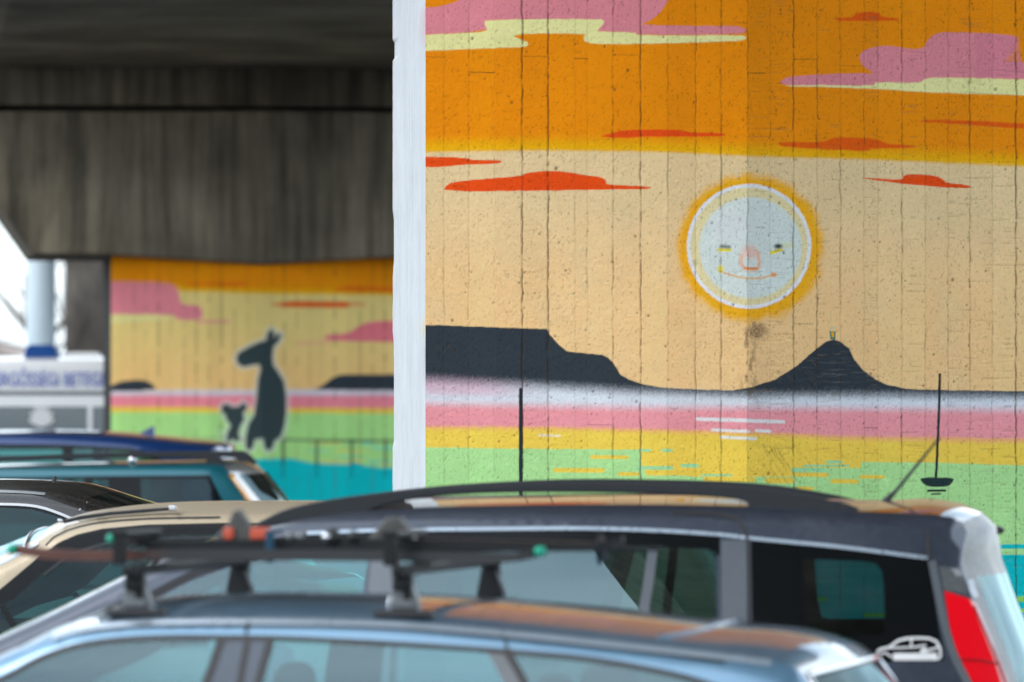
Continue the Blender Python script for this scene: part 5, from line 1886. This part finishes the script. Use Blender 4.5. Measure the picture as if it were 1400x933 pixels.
bare_tree(-8.6, 92, 9.0, 2, 'bare leafless tree left of the pale blue column')
bare_tree(-7.6, 112, 11.0, 5, 'bare leafless tree seen through the gap beside the dark pier')
house = empty('house', at(-60, 575, 150))
house.location.z = 0
tag(house, 'pale house with a brown pitched roof far behind the bare trees', 'house')
bm = bmesh.new()
add_box(bm, Vector((-2, 4, 1.6)), (7.2, 8, 3.2), .02)
bm_obj('wall', bm, M['house_wall'], house)
bm = bmesh.new()
add_prism(bm, [(-6.2, 3.1), (-2, 5.0), (2.2, 3.1)], -.4, 8.4, .02)
bm_obj('roof', bm, M['house_roof'], house)
for xx in (-4, -.4):
    bm = bmesh.new()
    add_box(bm, Vector((xx, -.02, 1.6)), (1.1, .06, 1.2), .01)
    bm_obj('window', bm, M['black_trim'], house)

# ---------------------------------------------------------------- light and sky
SUN_EL, SUN_AZ = 48.0, -122.0      # azimuth from +Y, clockwise positive (so behind-left of the camera)
el, az = math.radians(SUN_EL), math.radians(SUN_AZ)
to_sun = Vector((math.sin(az) * math.cos(el), math.cos(az) * math.cos(el), math.sin(el)))
w = bpy.data.worlds.new('World')
SC.world = w
w.use_nodes = True
nt = w.node_tree
nt.nodes.clear()
out = nt.nodes.new('ShaderNodeOutputWorld')
bg = nt.nodes.new('ShaderNodeBackground')
sky = nt.nodes.new('ShaderNodeTexSky')
sky.sky_type = 'NISHITA'
sky.sun_disc = False
sky.sun_elevation = el
sky.sun_rotation = az
sky.air_density = 1.0
sky.dust_density = 1.5
sky.ozone_density = 1.0
tc = nt.nodes.new('ShaderNodeTexCoord')
cl = nt.nodes.new('ShaderNodeTexNoise')
cl.inputs['Scale'].default_value = 3.0
cl.inputs['Detail'].default_value = 5.0
cm = nt.nodes.new('ShaderNodeMapping')
cm.inputs['Scale'].default_value = (1, 1, 3.2)
nt.links.new(tc.outputs['Generated'], cm.inputs['Vector'])
nt.links.new(cm.outputs[0], cl.inputs['Vector'])
cr = nt.nodes.new('ShaderNodeMapRange')
cr.inputs['From Min'].default_value = 0.32
cr.inputs['From Max'].default_value = 0.68
nt.links.new(cl.outputs['Fac'], cr.inputs['Value'])
ramp = nt.nodes.new('ShaderNodeMix')           # the cloud layer: bright and dull patches
ramp.data_type = 'RGBA'
ramp.inputs['A'].default_value = (2.6, 3.3, 3.9, 1)
ramp.inputs['B'].default_value = (8.8, 9.4, 9.8, 1)
nt.links.new(cr.outputs[0], ramp.inputs['Factor'])
mixs = nt.nodes.new('ShaderNodeMix')           # thin cloud over the clear sky
mixs.data_type = 'RGBA'
mixs.inputs['Factor'].default_value = 0.75
nt.links.new(sky.outputs[0], mixs.inputs['A'])
nt.links.new(ramp.outputs['Result'], mixs.inputs['B'])
nt.links.new(mixs.outputs['Result'], bg.inputs['Color'])
bg.inputs['Strength'].default_value = 0.14
nt.links.new(bg.outputs[0], out.inputs[0])
sd_ = bpy.data.lights.new('sun', 'SUN')
sd_.energy = 0.5
sd_.angle = math.radians(24)
sd_.color = (1.0, 0.96, 0.9)
so = bpy.data.objects.new('sun', sd_)
so.rotation_euler = to_sun.to_track_quat('Z', 'Y').to_euler()
so.location = to_sun * 50
COL.objects.link(so)

# ---------------------------------------------------------------- camera
cam = bpy.data.cameras.new('camera')
co = bpy.data.objects.new('camera', cam)
COL.objects.link(co)
co.location = (0, 0, HC)
co.rotation_euler = (math.radians(90), 0, 0)
cam.sensor_width = 36.0
cam.sensor_fit = 'HORIZONTAL'
cam.lens = F / 1400.0 * 36.0
cam.shift_y = (HY - 466.5) / 1400.0
cam.clip_start = 0.5
cam.clip_end = 2000
cam.dof.use_dof = True
cam.dof.focus_distance = 27.1
cam.dof.aperture_fstop = 4.1
SC.camera = co
SC.view_settings.view_transform = 'Standard'
SC.view_settings.look = 'None'
SC.view_settings.exposure = 1.32
SC.view_settings.gamma = 1.0
SC.view_settings.use_curve_mapping = False
SC.render.engine = 'CYCLES'
SC.cycles.use_denoising = True
SC.cycles.max_bounces = 10
SC.cycles.transparent_max_bounces = 24
SC.cycles.caustics_reflective = False
SC.cycles.caustics_refractive = False
